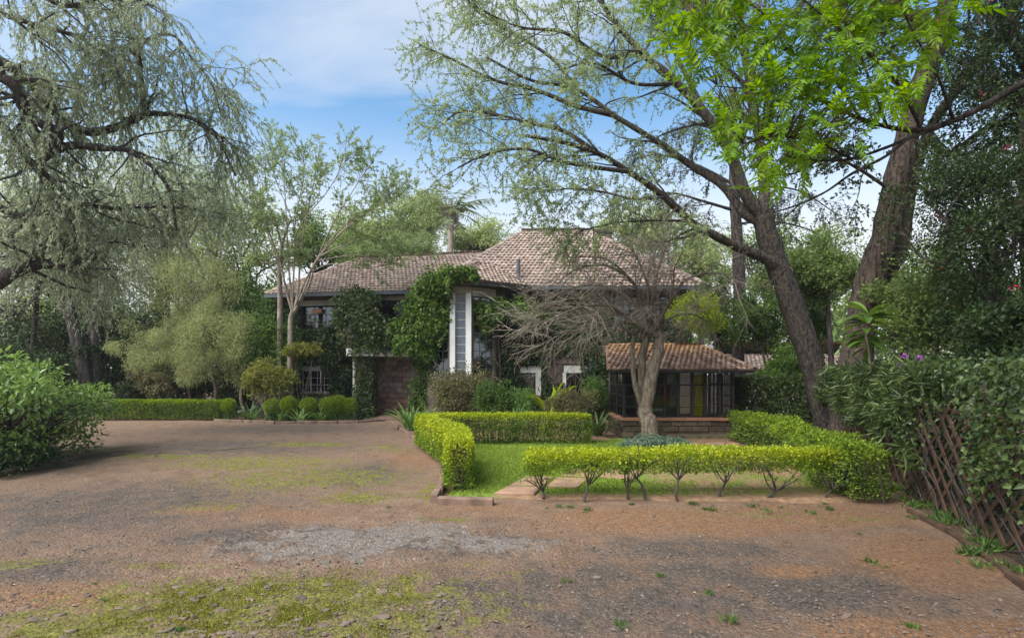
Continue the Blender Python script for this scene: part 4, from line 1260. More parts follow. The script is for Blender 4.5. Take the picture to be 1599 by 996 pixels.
def shrub(name, label, c, r, mat, n, leaf, asp=0.5, cat="shrub", group=None, clumps=26, stem=M['twig_dark'], droop=0.0, crad=0.36, fill=0.35, nst=7, seed=None, z0=0.0, up=0.5, full=False):
    """a rounded shrub made of leafy clumps on stems"""
    h = thing(name, label, cat, group)
    c = np.asarray(c, float); r = np.asarray(r, float)
    d = rnd_unit(clumps); d[:, 2] = rng.uniform(-.85, 1.0, clumps) if full else np.abs(d[:, 2]) * 1.0 - 0.35
    d = unit(d)
    cc = c + d * r * rng.uniform(0.45, 0.85, (clumps, 1))
    mb = MB(); m = n // clumps
    for k in range(clumps):
        q, dd = clump_pts(cc[k], r * crad * rng.uniform(0.7, 1.3), int(m * rng.uniform(.6, 1.4)), 0.5)
        ok = q[:, 2] > z0 + 0.02
        leaves(mb, q[ok], dd[ok] + rnd_unit(ok.sum()) * 0.7 + np.array([0, 0, 0.15 - droop]), leaf, leaf * asp, up=up)
    q, dd = clump_pts(c, r * 0.8, int(n * fill), 0.2); ok = q[:, 2] > z0 + 0.02
    leaves(mb, q[ok], rnd_unit(ok.sum()), leaf, leaf * asp, up=0.3)
    mb.build("foliage", mat, h)
    tb = MB()
    base = np.array([c[0], c[1], z0])
    tgt = cc[rng.permutation(clumps)[:min(nst * 2, clumps)]]
    st = np.tile(base, (len(tgt), 1)) + rng.normal(0, 0.14, (len(tgt), 3)) * r * np.array([1, 1, 0])
    t = np.linspace(0, 1, 6)[None, :, None]
    g = st[:, None] + (tgt - st)[:, None] * t + rng.normal(0, 0.03, (len(tgt), 6, 3)) * r
    g[:, 0] = st
    tubes(tb, g, np.linspace(0.022, 0.007, 6)[None].repeat(len(tgt), 0) * max(0.7, r.max()), 5)
    tag(tb.build("stems", stem, h), kind="stuff")
    return h

# topiary balls along the house bed: one built, the rest copied
def topiary(mesh_only=True):
    mb = MB(); n = 2600
    d = rnd_unit(n); d[:, 2] *= 0.95
    pos = d * (0.31 + rng.normal(0, 0.012, n))[:, None] + np.array([0, 0, 0.62])
    leaves(mb, pos, d + rnd_unit(n) * 0.7, 0.045, 0.028, up=0.4)
    q, dd = clump_pts(np.array([0, 0, .6]), np.array([.27, .27, .27]), 700, .2); leaves(mb, q, rnd_unit(700), .045, .026)
    skirt = MB(); m = 900
    q = rng.normal(0, 0.16, (m, 3)); q[:, 2] = np.abs(rng.normal(0.16, .12, m)); leaves(skirt, q, rnd_unit(m) + np.array([0, 0, .5]), .07, .03)
    st = MB(); tubes(st, np.array([[[0, 0, 0], [0.01, 0, .2], [0, 0.01, .45]]]), np.array([[.03, .025, .02]]), 6)
    return mb, skirt, st
tb_, sk_, st_ = topiary()
tm = [(tb_.mesh("clipped_ball"), 'leaf_hedge', "clipped_ball"), (sk_.mesh("low_leaves"), 'leaf_shrub', "low_leaves"), (st_.mesh("stem"), 'twig_dark', "stem")]
for me, m, _ in tm: me.materials.append(M[m])
for k, (px, sc, lab) in enumerate([(357, .95, "clipped ball bush nearest the low dark hedge, beside its end"), (425, 1.0, "clipped ball bush second from the low dark hedge"),
        (451, 1.05, "clipped ball bush third from the low dark hedge"), (482, 1.08, "round clipped ball bush in front of the barred ground floor window"),
        (511, 1.0, "clipped ball bush just past the barred window towards the porch"), (528, 1.18, "largest clipped ball bush left of the porch pillar"),
        (546, .98, "clipped ball bush touching the ivy porch pillar")]):
    h = thing("topiary_ball", lab, "topiary", "clipped balls along the house bed")
    D = 24.55 if k else 24.9
    h.location = ((px - CX) / F * D, D, 0); h.scale = (sc * 1.08, sc * 1.08, sc * (1.02 if k % 2 else 1.1)); h.rotation_euler = (0, 0, k * 1.3)
    for me, m, nme in tm: link(nme, me, h)

shrub("copper_bush", "round copper tinged bush below the tall stair window", P(722, 620, 21.0), (1.32, 0.95, 1.28), M['leaf_copper'], 11500, 0.09, 0.5, "bush", stem=M['twig_brown'], clumps=60, crad=0.3, full=True)
shrub("green_bush", "leafy green bush right of the copper tinged bush", P(768, 628, 20.2), (0.8, 0.6, 0.95), M['leaf_shrub'], 5200, 0.10, 0.45, "bush", full=True)
shrub("green_bush", "small green bush under the single pane ground floor window", P(812, 632, 20.4), (0.62, 0.6, 0.65), M['leaf_strap'], 2600, 0.12, 0.28, "bush", droop=.2)
shrub("green_bush", "brown green straggling bush below the wide white framed window", P(893, 632, 20.0), (0.95, 0.6, 0.62), M['leaf_copper'], 3600, 0.09, 0.4, "bush")
shrub("green_bush", "dense dark bush at the house corner by the downpipe", P(928, 625, 21.0), (0.62, 0.6, 0.95), M['leaf_shrub'], 3600, 0.09, 0.45, "bush")
shrub("ground_cover", "low grey green mound of leaves at the bare tree's foot", (4.1 * 0.99, 15.6, 0.08), (1.12, 0.55, 0.36), M['leaf_grey'], 6500, 0.075, 0.5, "ground cover", clumps=60, crad=0.2, nst=5)
shrub("yellow_shrub", "yellowish leafed shrub spreading before the left house wall", P(420, 598, 25.1), (1.35, 0.6, 1.2), M['leaf_maple'], 3800, 0.13, 0.5, "shrub", stem=M['bark_pale'], clumps=30)
shrub("yellow_shrub", "flat topped yellow green shrub spray over the barred window", P(470, 548, 25.2), (1.0, 0.5, 0.40), M['leaf_maple'], 1900, 0.13, 0.5, "shrub", stem=M['twig_brown'], nst=2)
shrub("house_shrub", "dark leafy shrub at the left corner of the house", P(420, 560, 26.2), (1.7, 0.8, 2.6), M['leaf_shrub'], 9000, 0.13, 0.5, "shrub", clumps=46)
shrub("flower_bed", "low reddish plants below the barred window", P(493, 630, 25.6), (1.5, 0.4, 0.42), M['leaf_copper'], 3200, 0.10, 0.3, "plants", stem=M['twig_brown'])

def strap_plant(name, label, base, n, L, w, mat, cat="plant", spread=0.9, group=None, parts=True):
    """arching strap leaves, each a leaf of its own"""
    h = thing(name, label, cat, group); base = np.asarray(base, float)
    K = 7
    for i in range(n):
        l = L * rng.uniform(0.6, 1.15)
        a = rng.uniform(0, 2 * np.pi); d0 = unit(np.array([np.cos(a) * spread * rng.uniform(.2, 1), np.sin(a) * spread * rng.uniform(.2, 1), 1.0]))
        p = grow((base + np.array([rng.normal(0, .08), rng.normal(0, .08), 0]))[None], d0[None], np.array([l]), K, 0.03, 0.17 * spread)[0]
        s = unit(np.cross(np.gradient(p, axis=0), (0.02, 0.03, 1.0)))
        t = np.linspace(0, 1, K + 1); ww = (w * np.sin(np.clip(t * 0.93 + 0.06, 0, 1) * np.pi) ** 0.7 + 0.002)[:, None]
        up = np.cross(s, unit(np.gradient(p, axis=0)))
        v = np.concatenate([p - s * ww / 2 + up * ww * .18, p, p + s * ww / 2 + up * ww * .18])
        m = K + 1
        q = [[j, j+1, m+j+1, m+j] for j in range(K)] + [[m+j, m+j+1, 2*m+j+1, 2*m+j] for j in range(K)]
        MB().add(v, q).build("leaf", mat, h)
    return h
strap_plant("strap_leaf_plant", "big clump of arching strap leaves at the porch end of the kerb", G(641, 671), 46, 1.25, 0.085, M['leaf_strap'])
strap_plant("strap_leaf_plant", "clump of strap leaves tucked behind the bend of the golden hedge", G(668, 664), 34, 1.15, 0.08, M['leaf_strap'])
strap_plant("strap_leaf_plant", "fern like clump at the house end of the long back hedge", G(932, 681), 40, 1.15, 0.09, M['leaf_philo'])
strap_plant("strap_leaf_plant", "grassy arching clump between the green bushes behind the back hedge", (0.1, 19.3, 0), 50, 1.35, 0.03, M['leaf_strap'])
strap_plant("strap_leaf_plant", "grassy clump below the wide white framed window", (1.1, 18.9, 0), 44, 1.15, 0.03, M['leaf_feather'])
strap_plant("strap_leaf_plant", "small strap leaf clump between the second and third ball bush", G(438, 657), 22, 0.75, 0.05, M['leaf_strap'])
strap_plant("strap_leaf_plant", "pale arching strap clump beside the window ball bush", G(468, 659), 22, 0.85, 0.05, M['leaf_strap'])
strap_plant("strap_leaf_plant", "strap leaf clump in front of the two porch side ball bushes", G(500, 658), 24, 0.85, 0.05, M['leaf_shrub'])
strap_plant("strap_leaf_plant", "strap leaf clump between the low hedge and the second ball", G(392, 657), 28, 0.95, 0.05, M['leaf_shrub'])

# banana-like plant with broad blades
def broad_plant(name, label, base, blades, mat, cat="plant", hgt=0.8):
    h = thing(name, label, cat); base = np.asarray(base, float)
    for (a, l, w, tilt) in blades:
        d0 = unit(np.array([np.cos(a) * tilt, np.sin(a) * tilt, 1.0]))
        stalk = grow(base[None], d0[None], np.array([l * hgt]), 4, 0.03, 0.02)
        tb = MB(); tubes(tb, stalk, np.linspace(.03, .014, 5)[None], 5); so = tb.build("stalk", mat, h)
        K = 9
        p = grow(stalk[:, -1], (stalk[:, -1] - stalk[:, -2]), np.array([l]), K, 0.02, 0.14)[0]
        s = unit(np.cross(np.gradient(p, axis=0), (0.1, 0.2, 1.0))); t = np.linspace(0, 1, K + 1)
        ww = (w * np.sin(t ** 0.8 * np.pi * 0.97 + 0.05) ** 0.8)[:, None].clip(0.004)
        up = np.cross(s, unit(np.gradient(p, axis=0))); m = K + 1
        v = np.concatenate([p - s * ww / 2 + up * ww * .25 + rng.normal(0, .006, (m, 3)), p, p + s * ww / 2 + up * ww * .25 + rng.normal(0, .006, (m, 3))])
        q = [[j, j+1, m+j+1, m+j] for j in range(K)] + [[m+j, m+j+1, 2*m+j+1, 2*m+j] for j in range(K)]
        MB().add(v, q).build("leaf", mat, h)
    return h
broad_plant("banana_plant", "broad bright green banana leaves in front of the white framed windows", (1.55, 20.8, 0), [(rng.uniform(0, 6.28), rng.uniform(.7, 1.2), rng.uniform(.28, .42), rng.uniform(.1, .6)) for _ in range(9)], M['leaf_feather'], hgt=.75)
broad_plant("broad_leaf_plant", "young broad leaved plant sprouting behind the ball bushes", P(384, 632, 25.3) * np.array([1, 1, 0]), [(rng.uniform(0, 6.28), rng.uniform(.35, .5), rng.uniform(.14, .2), rng.uniform(.3, .9)) for _ in range(9)], M['leaf_grey'], hgt=1.3)

# the rosette plant growing on top of the trellis, each leaf a part
rz = thing("rosette_plant", "long leaved rosette plant rising above the trellis before the thick trunk", "plant")
rb = P(1352, 560, 12.0)
tb = MB(); stalk = spline([P(1362, 640, 12.0), P(1358, 560, 12.0), P(1352, 520, 12.0), P(1356, 490, 12.0)], 12)
tubes(tb, stalk[None], np.linspace(.035, .018, 12)[None], 7); tb.build("stalk", M['twig_brown'], rz)
for i in range(46):
    k = rng.integers(5, 12); b = stalk[k]; a = rng.uniform(0, 6.28); l = rng.uniform(.35, .68) * (1.1 if k > 9 else .9)
    d = unit(np.array([np.cos(a), np.sin(a), rng.uniform(0.0, 1.1) if k > 8 else rng.uniform(-.5, .4)]))
    p = grow(b[None], d[None], np.array([l]), 6, .02, .12)[0]; t = np.linspace(0, 1, 7)
    s = unit(np.cross(np.gradient(p, axis=0), (0.05, 0.02, 1.0))); up = np.cross(s, unit(np.gradient(p, axis=0)))
    ww = (0.15 * np.sin(np.clip(t ** 1.25, 0.02, 1) * np.pi * .98) ** .8)[:, None].clip(.006)
    v = np.concatenate([p - s * ww / 2 + up * ww * .2, p, p + s * ww / 2 + up * ww * .2])
    q = [[j, j+1, 8+j, 7+j] for j in range(6)] + [[7+j, 8+j, 15+j, 14+j] for j in range(6)]
    MB().add(v, q).build("leaf", M['leaf_creeper'], rz)

# broad-leaved bush at the left edge: the largest leaves each a part
def leaf_mesh(L, w, mat, seed):
    g = np.random.default_rng(seed)
    t = np.linspace(0, 1, 6); ww = w * np.sin(np.clip(t ** .85, .01, 1) * np.pi * .985) ** .75
    p = np.c_[t * L, np.zeros(6), -0.10 * L * t ** 2]
    v = np.concatenate([p + np.c_[np.zeros(6), -ww / 2, ww * .22 + g.normal(0, .002, 6)], p, p + np.c_[np.zeros(6), ww / 2, ww * .22 + g.normal(0, .002, 6)]])
    q = [[j, j+1, 7+j, 6+j] for j in range(5)] + [[6+j, 7+j, 13+j, 12+j] for j in range(5)]
    me = MB().add(v, q).mesh("leaf", True); me.materials.append(mat); return me
def orient(d, n):
    x = unit(d); y = unit(np.cross(n, x)); z = np.cross(x, y)
    return Matrix(((x[0], y[0], z[0]), (x[1], y[1], z[1]), (x[2], y[2], z[2]))).to_4x4()
def leaf_colour_set(base, n, pre):
    out = []
    for k in range(n):
        f = rng.uniform(.75, 1.3); c = tuple(x * f for x in base)
        out.append(leaf_mat(pre + str(k), [tuple(x * .85 for x in c), c, tuple(min(1, x * 1.15) for x in c)], .35, .38, 3.0, .45))
    return out

def left_bush():
    h = thing("broadleaf_bush", "big glossy broad leaved bush beside the left driveway kerb", "bush")
    cen = []
    for k in range(150):
        s = rng.random(); base = np.array([-11.75 - 0.5 * s, 11.4 + 3.4 * s])
        a = rng.uniform(0, 2 * np.pi); r = np.sqrt(rng.random())
        top = 2.75 - 0.75 * s - 0.75 * r ** 2
        z = top * rng.uniform(0.55, 1.0) if rng.random() < .66 else rng.uniform(.15, 1.0)
        w = 1.75 - .35 * s
        shrink = 1.0 if z > 1.0 else 0.72
        cen.append([base[0] + np.cos(a) * r * w * shrink, base[1] + np.sin(a) * r * 1.5 * shrink, z])
    cen = np.array(cen)
    tb = MB(); n = len(cen)
    st = np.c_[-11.95 + rng.normal(0, .25, n), 11.7 + 2.3 * rng.random(n), np.zeros(n)]
    t = np.linspace(0, 1, 7)[None, :, None]
    g = st[:, None] + (cen - st)[:, None] * np.concatenate([t ** 1.3, t ** 1.3, t ** .8], -1) + rng.normal(0, .025, (n, 7, 3)); g[:, 0] = st
    tubes(tb, g, np.linspace(.03, .008, 7)[None].repeat(n, 0), 5)
    tag(tb.build("stems", M['twig_dark'], h), kind="stuff")
    pos, dr = [], []
    for c in cen:
        m = 82 if c[2] > .9 else 55
        q, dd = clump_pts(c, np.array([.42, .42, .30]), m, .3)
        pos.append(q); dr.append(dd + rnd_unit(m) * .6 + np.array([.1, -.15, -.05]))
    pos = np.concatenate(pos); dr = unit(np.concatenate(dr))
    ok = pos[:, 2] > .08; pos, dr = pos[ok], dr[ok]
    vis = pos[:, 0] / pos[:, 1] > -0.95
    # nearest, most exposed leaves
    score = np.linalg.norm(pos - np.array([0, 0, H]), axis=1) - 0.9 * pos[:, 2] + np.where(vis, 0, 50)
    order = np.argsort(score)
    ms = [leaf_mesh(.135, .062, m, i) for i, m in enumerate(leaf_colour_set((0.165, 0.26, 0.07), 5, 'bush_leaf_'))]
    for k in order[:300]:
        o = link("leaf", ms[k % 5], h)
        nrm = unit(np.array([0, 0, 1.0]) + rng.normal(0, .35, 3))
        o.matrix_world = Matrix.Translation(pos[k]) @ orient(dr[k], nrm) @ Matrix.Scale(float(rng.uniform(.7, 1.25)), 4)
    rest = order[300:]
    mb = MB(); leaves(mb, pos[rest], dr[rest], .13, .062, up=.72, fold=.2)
    tag(mb.build("foliage", M['leaf_bush'], h), kind="stuff")
left_bush()
shrub("undergrowth_bush", "low dark leafy undergrowth at the foot of the broad leaved bush", (-11.4, 11.9, 0.25), (1.2, 1.5, 0.5), M['leaf_dark'], 3500, .09, .5, "bush")

# ------------------------------------------------------------------ creepers on the house
def ivy_sheet(mb, fn, s0, s1, z0, z1, n, size, out=(0.02, 0.22), thr=0.0, seed=1, skip=()):
    s = rng.uniform(s0, s1, n); z = rng.uniform(z0, z1, n)
    nz = fbm(s * 0.9 + seed * 7, z * 0.9 + seed * 3, seed, 4)
    k = nz > thr
    for o in skip: k &= ~((s > o[0]) & (s < o[1]) & (z > o[2]) & (z < o[3]))
    s, z, nz = s[k], z[k], nz[k]; n = len(s)
    t = -(out[0] + (out[1] - out[0]) * rng.random(n) * (0.3 + 1.2 * nz))
    pos = np.array([fn(a, b, c) for a, b, c in zip(s, t, z)])
    o0, o1 = np.asarray(fn(0, 0, 0)), np.asarray(fn(0, -1, 0)); od = o1 - o0
    leaves(mb, pos, od * 0.5 + rng.normal(size=(n, 3)) * .6 + np.array([0, 0, -.75]), size, size * .75, up=.15, mid=.38)

def stems_on(mb, fn, s0, s1, z0, z1, n, r=0.02):
    s = rng.uniform(s0, s1, n)
    K = 9
    pts = np.zeros((n, K, 3))
    for i in range(n):
        ss = s[i] + np.cumsum(rng.normal(0, (s1 - s0) * .05, K)); zz = np.linspace(z0, rng.uniform(z0 + .5 * (z1 - z0), z1), K)
        for j in range(K): pts[i, j] = fn(np.clip(ss[j], s0, s1), -0.05, zz[j])
    tubes(mb, pts, np.linspace(r, r * .4, K)[None].repeat(n, 0), 5)

wall_skip = [(u1[0], u1[1], u1[2], u1[3] + .3), (g1[0], g1[1], g1[2], g1[3] + .3), (u2[0] + .2, u2[1], u2[2] + .1, u2[3] + .3)]
iv = thing("ivy", "dark ivy covering the left house wall around the barred window", "ivy")
mb = MB(); ivy_sheet(mb, wf, 0.6, WS(552), 0.1, 4.4, 15000, .13, thr=.12, seed=2, skip=wall_skip)
ivy_sheet(mb, wf, 0.6, WS(552), 4.2, 5.6, 3500, .13, thr=.36, seed=3, skip=wall_skip)
mb.build("foliage", M['leaf_ivy'], iv)
mb = MB(); stems_on(mb, wf, 1.0, WS(550), 0, 5.2, 14); tag(mb.build("stems", M['twig_brown'], iv), kind="stuff")

iv = thing("ivy", "ivy sleeve wrapped round the porch pillar", "ivy")
mb = MB(); n = 4200
a = rng.uniform(0, 1, n); z = rng.uniform(0.03, 3.3, n)
pos = np.c_[-7.36 + a * .93 + (fbm(z * 2.2, z * 0, 9) - .5) * .3, 25.40 - rng.gamma(2., .05, n) * (.4 + 1.4 * fbm(a * 4, z * 2.5, 5)), z]
leaves(mb, pos, np.array([0, -.5, -.7]) + rng.normal(size=(n, 3)) * .6, .09, .065, up=.15, mid=.38)
pos = np.c_[-6.50 + rng.random(1500) * .08, 25.4 + rng.random(1500) * .7, rng.uniform(0.03, 3, 1500)]
leaves(mb, pos, np.array([.5, 0, -.7]) + rng.normal(size=(1500, 3)) * .6, .09, .065, up=.15)
mb.build("foliage", M['leaf_philo'], iv)
mb = MB(); stems_on(mb, lambda s, t, z: np.array([s, 25.44 + t * .5, z]), -7.2, -6.6, 0, 3, 5); tag(mb.build("stems", M['twig_brown'], iv), kind="stuff")

def creeper(name, label, spots, mat, per, leaf, out=0.22, stems=None, cat="creeper", asp=.6, droop=.6):
    """bushy climbing growth: hanging clumps at photo spots (px, py, depth, radius px)"""
    h = thing(name, label, cat)
    mb = MB(); tb = MB()
    for (px, py, D, r) in spots:
        c = P(px, py, D); R = r * D / F
        n = int(per * (r / 16.0) ** 1.6)
        q, dd = clump_pts(c, np.array([R, out * R * 1.6, R * .95]), n, .25)
        leaves(mb, q, dd * .5 + rng.normal(size=(n, 3)) * .5 + np.array([0, -.35, -droop]), leaf, leaf * asp, up=.45)
        # trailing shoots
        m = max(3, int(r / 4))
        g = grow(c + rng.normal(0, R * .5, (m, 3)), rng.normal(size=(m, 3)) * .7 + np.array([0, -.6, -.1]), rng.uniform(.5, 1.1, m) * R * 1.5, 5, .16, .22)
        tubes(tb, g, np.linspace(.010, .004, 6)[None].repeat(m, 0), 4)
        lp, lt, _ = along(g, 16, .1, 1.0)
        leaves(mb, lp, lt * .4 + rnd_unit(len(lp)) + np.array([0, -.2, -.4]), leaf * .95, leaf * asp, up=.5)
    mb.build("foliage", mat, h)
    for (a, b) in (stems or ()):
        p = spline([a, (np.asarray(a) * .6 + np.asarray(b) * .4 + rng.normal(0, .12, 3)), b], 10)
        tubes(tb, p[None], np.linspace(.035, .012, 10)[None], 6)
    tag(tb.build("stems", M['twig_brown'], h), kind="stuff")
    return h
creeper("creeper", "grey green hanging creeper tuft between the two upper left windows",
        [(548, 470, 26.0, 26), (562, 488, 25.6, 28), (540, 500, 25.6, 24), (575, 470, 26.0, 22), (555, 520, 25.4, 24), (572, 515, 25.3, 22), (535, 482, 25.8, 18), (560, 540, 25.2, 18), (590, 520, 25.2, 20), (585, 540, 25.1, 14)],
        M['leaf_philo'], 330, .16, stems=[(P(566, 640, 25.5), P(560, 500, 25.7)), (P(575, 640, 25.5), P(575, 480, 25.9))])
creeper("creeper", "dark creeper over the porch parapet between the hanging tufts",
        [(605, 520, 25.2, 22), (620, 530, 25.1, 20), (632, 515, 25.2, 20), (600, 505, 25.4, 16), (518, 520, 26.4, 20), (525, 545, 26.3, 20), (515, 570, 26.3, 18), (530, 580, 26.3, 18), (526, 610, 26.3, 16), (505, 540, 26.5, 16), (604, 540, 25.0, 12), (560, 458, 26.2, 14), (545, 462, 26.2, 12)],
        M['leaf_ivy'], 420, .14)
creeper("creeper", "large bright green creeper cascading beside the stair tower",
        [(700, 428, 23.0, 20), (722, 425, 23.0, 14), (678, 438, 23.4, 22), (662, 455, 24.0, 24), (648, 480, 24.2, 24), (668, 490, 24.0, 28), (688, 470, 23.8, 22), (636, 505, 24.4, 20),
         (655, 515, 24.1, 26), (678, 515, 23.9, 24), (690, 495, 23.8, 16), (628, 528, 24.5, 15), (618, 512, 24.6, 13), (622, 545, 24.5, 10), (646, 540, 24.3, 18), (668, 545, 24.2, 22), (737, 424, 22.9, 9), (742, 434, 22.9, 7), (690, 448, 23.4, 18)],
        M['leaf_creeper'], 330, .17, stems=[(P(665, 640, 25.0), P(668, 500, 24.5)), (P(675, 640, 25.0), P(690, 440, 23.6))])
creeper("ivy", "dark green ivy filling the wall below the bright cascade",
        [(660, 565, 24.9, 20), (675, 585, 24.8, 22), (655, 600, 25.0, 18), (680, 560, 24.7, 20), (668, 622, 25.0, 20), (690, 600, 24.6, 16), (650, 625, 25.1, 14), (686, 630, 24.8, 14)],
        M['leaf_shrub'], 420, .13, cat="ivy")
creeper("creeper", "bright creeper spray spreading right of the tall stair window",
        [(755, 480, 23.9, 17), (775, 478, 23.8, 18), (795, 482, 23.8, 18), (812, 490, 23.9, 18), (830, 480, 24.2, 14), (770, 496, 23.9, 15), (842, 495, 24.2, 13), (752, 500, 24.0, 10), (820, 470, 24.2, 12)],
        M['leaf_creeper'], 260, .15, stems=[(P(770, 640, 24.8), P(775, 490, 24.3))])
creeper("ivy", "dark ivy mass on the wall right of the stair tower",
        [(770, 530, 24.9, 22), (790, 550, 25.0, 24), (765, 560, 24.8, 18), (805, 530, 25.1, 22), (785, 580, 25.0, 24), (805, 600, 25.1, 20), (775, 605, 24.9, 18), (760, 590, 24.8, 14), (820, 555, 25.2, 20), (750, 540, 24.5, 10), (800, 505, 25.0, 18), (752, 570, 24.5, 10)],
        M['leaf_ivy'], 430, .13, cat="ivy", stems=[(P(758, 640, 24.7), P(757, 530, 24.4)), (P(800, 640, 25.1), P(806, 520, 25.1))])
iv = thing("ivy", "thin straggling ivy on the stone wall around the white framed windows", "ivy")
mb = MB(); sk = [(w[0] - .1, w[1] + .25, w[2] - .1, w[3] + .33) for w in (w1, w2)]
ivy_sheet(mb, MP, -0.2, 4.6, 0.1, 4.3, 9500, .13, thr=.42, seed=6, skip=sk, out=(.05, .25))
ivy_sheet(mb, MP, -0.2, 8.3, 2.9, 5.8, 12500, .13, thr=.38, seed=9, skip=[w3, w4], out=(.05, .3))
ivy_sheet(mb, MP, 3.2, 3.9, 0.1, 5.5, 2200, .12, thr=.3, seed=12, out=(.05, .4))
mb.build("foliage", M['leaf_ivy'], iv)
mb = MB(); stems_on(mb, MP, -0.1, 4.4, 0, 5.0, 40, .018); stems_on(mb, MP, 3.3, 3.9, 0, 5.5, 10, .03); tag(mb.build("stems", M['twig_brown'], iv), kind="stuff")

# ------------------------------------------------------------------ trellis fence
FU = np.array([0.341, 0.94]); F0 = np.array([5.93, 6.34]); FN = np.array([0.94, -0.341])
def FP(s, t, z): return np.array([*(F0 + FU * s + FN * t), z])
fence = thing("trellis_fence", "brown wooden trellis fence of crossed slats overgrown with leaves", "fence")
FA = math.atan2(FU[1], FU[0])
def slat_mesh(lean, seed):
    g = np.random.default_rng(seed)
    hgt = 1.62
    a = np.array([0, 0, 0.0]); b = np.array([lean * hgt / math.tan(math.radians(42)), 0, hgt])
    me = MB().bar(a, b, 0.022, 0.06, up=(1, 0, 0)).mesh("slat"); me.materials.append(M['slat']); return me
sm = [slat_mesh(1, 1), slat_mesh(-1, 2)]
for k in range(2):
    for i in range(40):
        s = -4.5 + i * 0.44 + rng.normal(0, .02)
        e = s + (1 if k == 0 else -1) * 1.80
        if not (-4.0 < e < 11.7) or not (-4.0 < s < 11.7): continue
        o = link("slat", sm[k], fence)
        o.location = FP(s, 0.0 if k == 0 else 0.03, 0.02 + rng.normal(0, .02))
        o.rotation_euler = (rng.normal(0, .015), rng.normal(0, .025), FA)
for s in np.arange(-3.7, 11.7, 1.9):
    MB().bar(FP(s, 0.07, 0), FP(s, 0.07, 1.68), 0.08).build("post", M['slat'], fence)
MB().bar(FP(-3.7, 0.06, 1.60), FP(11.6, 0.06, 1.60), 0.04, 0.05).build("rail", M['slat'], fence)

def fence_green():
    h = thing("philodendron", "split leaved climber hanging over the far half of the trellis", "climber")
    mb = MB()
    n = 3600
    s = rng.uniform(2.2, 11.5, n); z = rng.uniform(.25, 2.35, n) ** 1.0
    k = fbm(s * 1.1 + 4, z * 1.4, 15) + (z - 1.4) * .26 > rng.uniform(.46, .66, n); s, z = s[k], z[k]; n = len(s)
    t = -rng.uniform(.05, .35, n) + np.where(z > 1.8, rng.uniform(0, .6, n), 0)
    pos = np.c_[F0[0] + FU[0]*s + FN[0]*t, F0[1] + FU[1]*s + FN[1]*t, z]
    d = -np.r_[FN, 0][None] * .6 + rng.normal(size=(n, 3)) * .55 + np.array([0, 0, -.25])
    # fingered leaves: five narrow lobes from each base
    for j in range(6):
        dj = d + rng.normal(size=(n, 3)) * .45
        leaves(mb, pos, dj, .24, .042, up=.6)
    mb.build("foliage", M['leaf_philo'], h)
    tb = MB(); stems_on(tb, lambda s, t, z: FP(s, t - .03, z), 2.0, 11.4, 0.05, 2.1, 18, .014); tag(tb.build("stems", M['twig_dark'], h), kind="stuff")
    h = thing("vine", "heart leaved vine climbing the near half of the trellis", "vine")
    mb = MB(); n = 8500
    s = rng.uniform(-2.0, 4.4, n); z = rng.uniform(.1, 2.4, n)
    dens = fbm(s * 1.5 + 14, z * 1.5 + 3, 25) + (z - 1.42) * .38
    k = dens > rng.uniform(.46, .64, n); s, z = s[k], z[k]; n = len(s)
    t = -rng.uniform(.03, .3, n) + np.where(z > 1.8, rng.uniform(0, .6, n), 0)
    pos = np.c_[F0[0] + FU[0]*s + FN[0]*t, F0[1] + FU[1]*s + FN[1]*t, z]
    leaves(mb, pos, -np.r_[FN, 0][None] * .4 + rng.normal(size=(n, 3)) * .5 + np.array([0, 0, -.5]), .075 * rng.gamma(9, 1 / 9, n), .062, up=.4, mid=.35)
    mb.build("foliage", M['leaf_philo'], h)
    tb = MB(); stems_on(tb, lambda s, t, z: FP(s, t - .03, z), -1.8, 4.0, 0.02, 2.3, 12, .010); tag(tb.build("stems", M['twig_dark'], h), kind="stuff")
    # growth behind the slats
    h = thing("backing_shrub", "dark leafy growth pressing against the back of the trellis", "shrub")
    mb = MB(); n = 16000
    s = rng.uniform(-2.0, 12, n); z = rng.uniform(.05, 2.5, n); t = rng.uniform(.35, 1.3, n)
    k = fbm(s + 40, z * 1.2, 35) > .36; s, z, t = s[k], z[k], t[k]; n = len(s)
    pos = np.c_[F0[0] + FU[0]*s + FN[0]*t, F0[1] + FU[1]*s + FN[1]*t, z]
    leaves(mb, pos, rnd_unit(n), .12, .06, up=.4)
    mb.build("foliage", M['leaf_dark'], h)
    tb = MB(); stems_on(tb, lambda s, t, z: FP(s, t + .45, z), -1.8, 11.8, 0.02, 2.5, 40, .02); tag(tb.build("stems", M['twig_dark'], h), kind="stuff")
    # violet flowers on top
    h = thing("violet_flowers", "small cluster of violet flowers on top of the trellis growth", "flowers")
    c = P(1412, 556, 9.6)
    for q in (c, P(1408, 570, 9.7), P(1436, 560, 9.5)):
        mb = MB(); n = 40; pp, dd = clump_pts(q, np.array([.04, .04, .03]), n, .3); leaves(mb, pp, dd + rnd_unit(n) * .5, .04, .028)
        mb.build("blossom", M['petal_violet'], h)
    tb = MB(); tubes(tb, np.stack([np.linspace(FP(3.0, .1, 1.85), c, 5)]), np.full((1, 5), .008), 4); tag(tb.build("stems", M['twig_dark'], h), kind="stuff")
fence_green()
# a dead stick caught in the near slats
tb = MB(); p = spline([P(1534, 600, 7.0), P(1555, 640, 7.0), P(1580, 680, 6.9), P(1588, 720, 6.8)], 12)
limb_tube(tb, p, np.linspace(.03, .02, 12), 7, .08)
tag(tb.build("dead_stick", M['bark_bare'], None), "pale dead stick caught in the near end of the trellis", "stick")

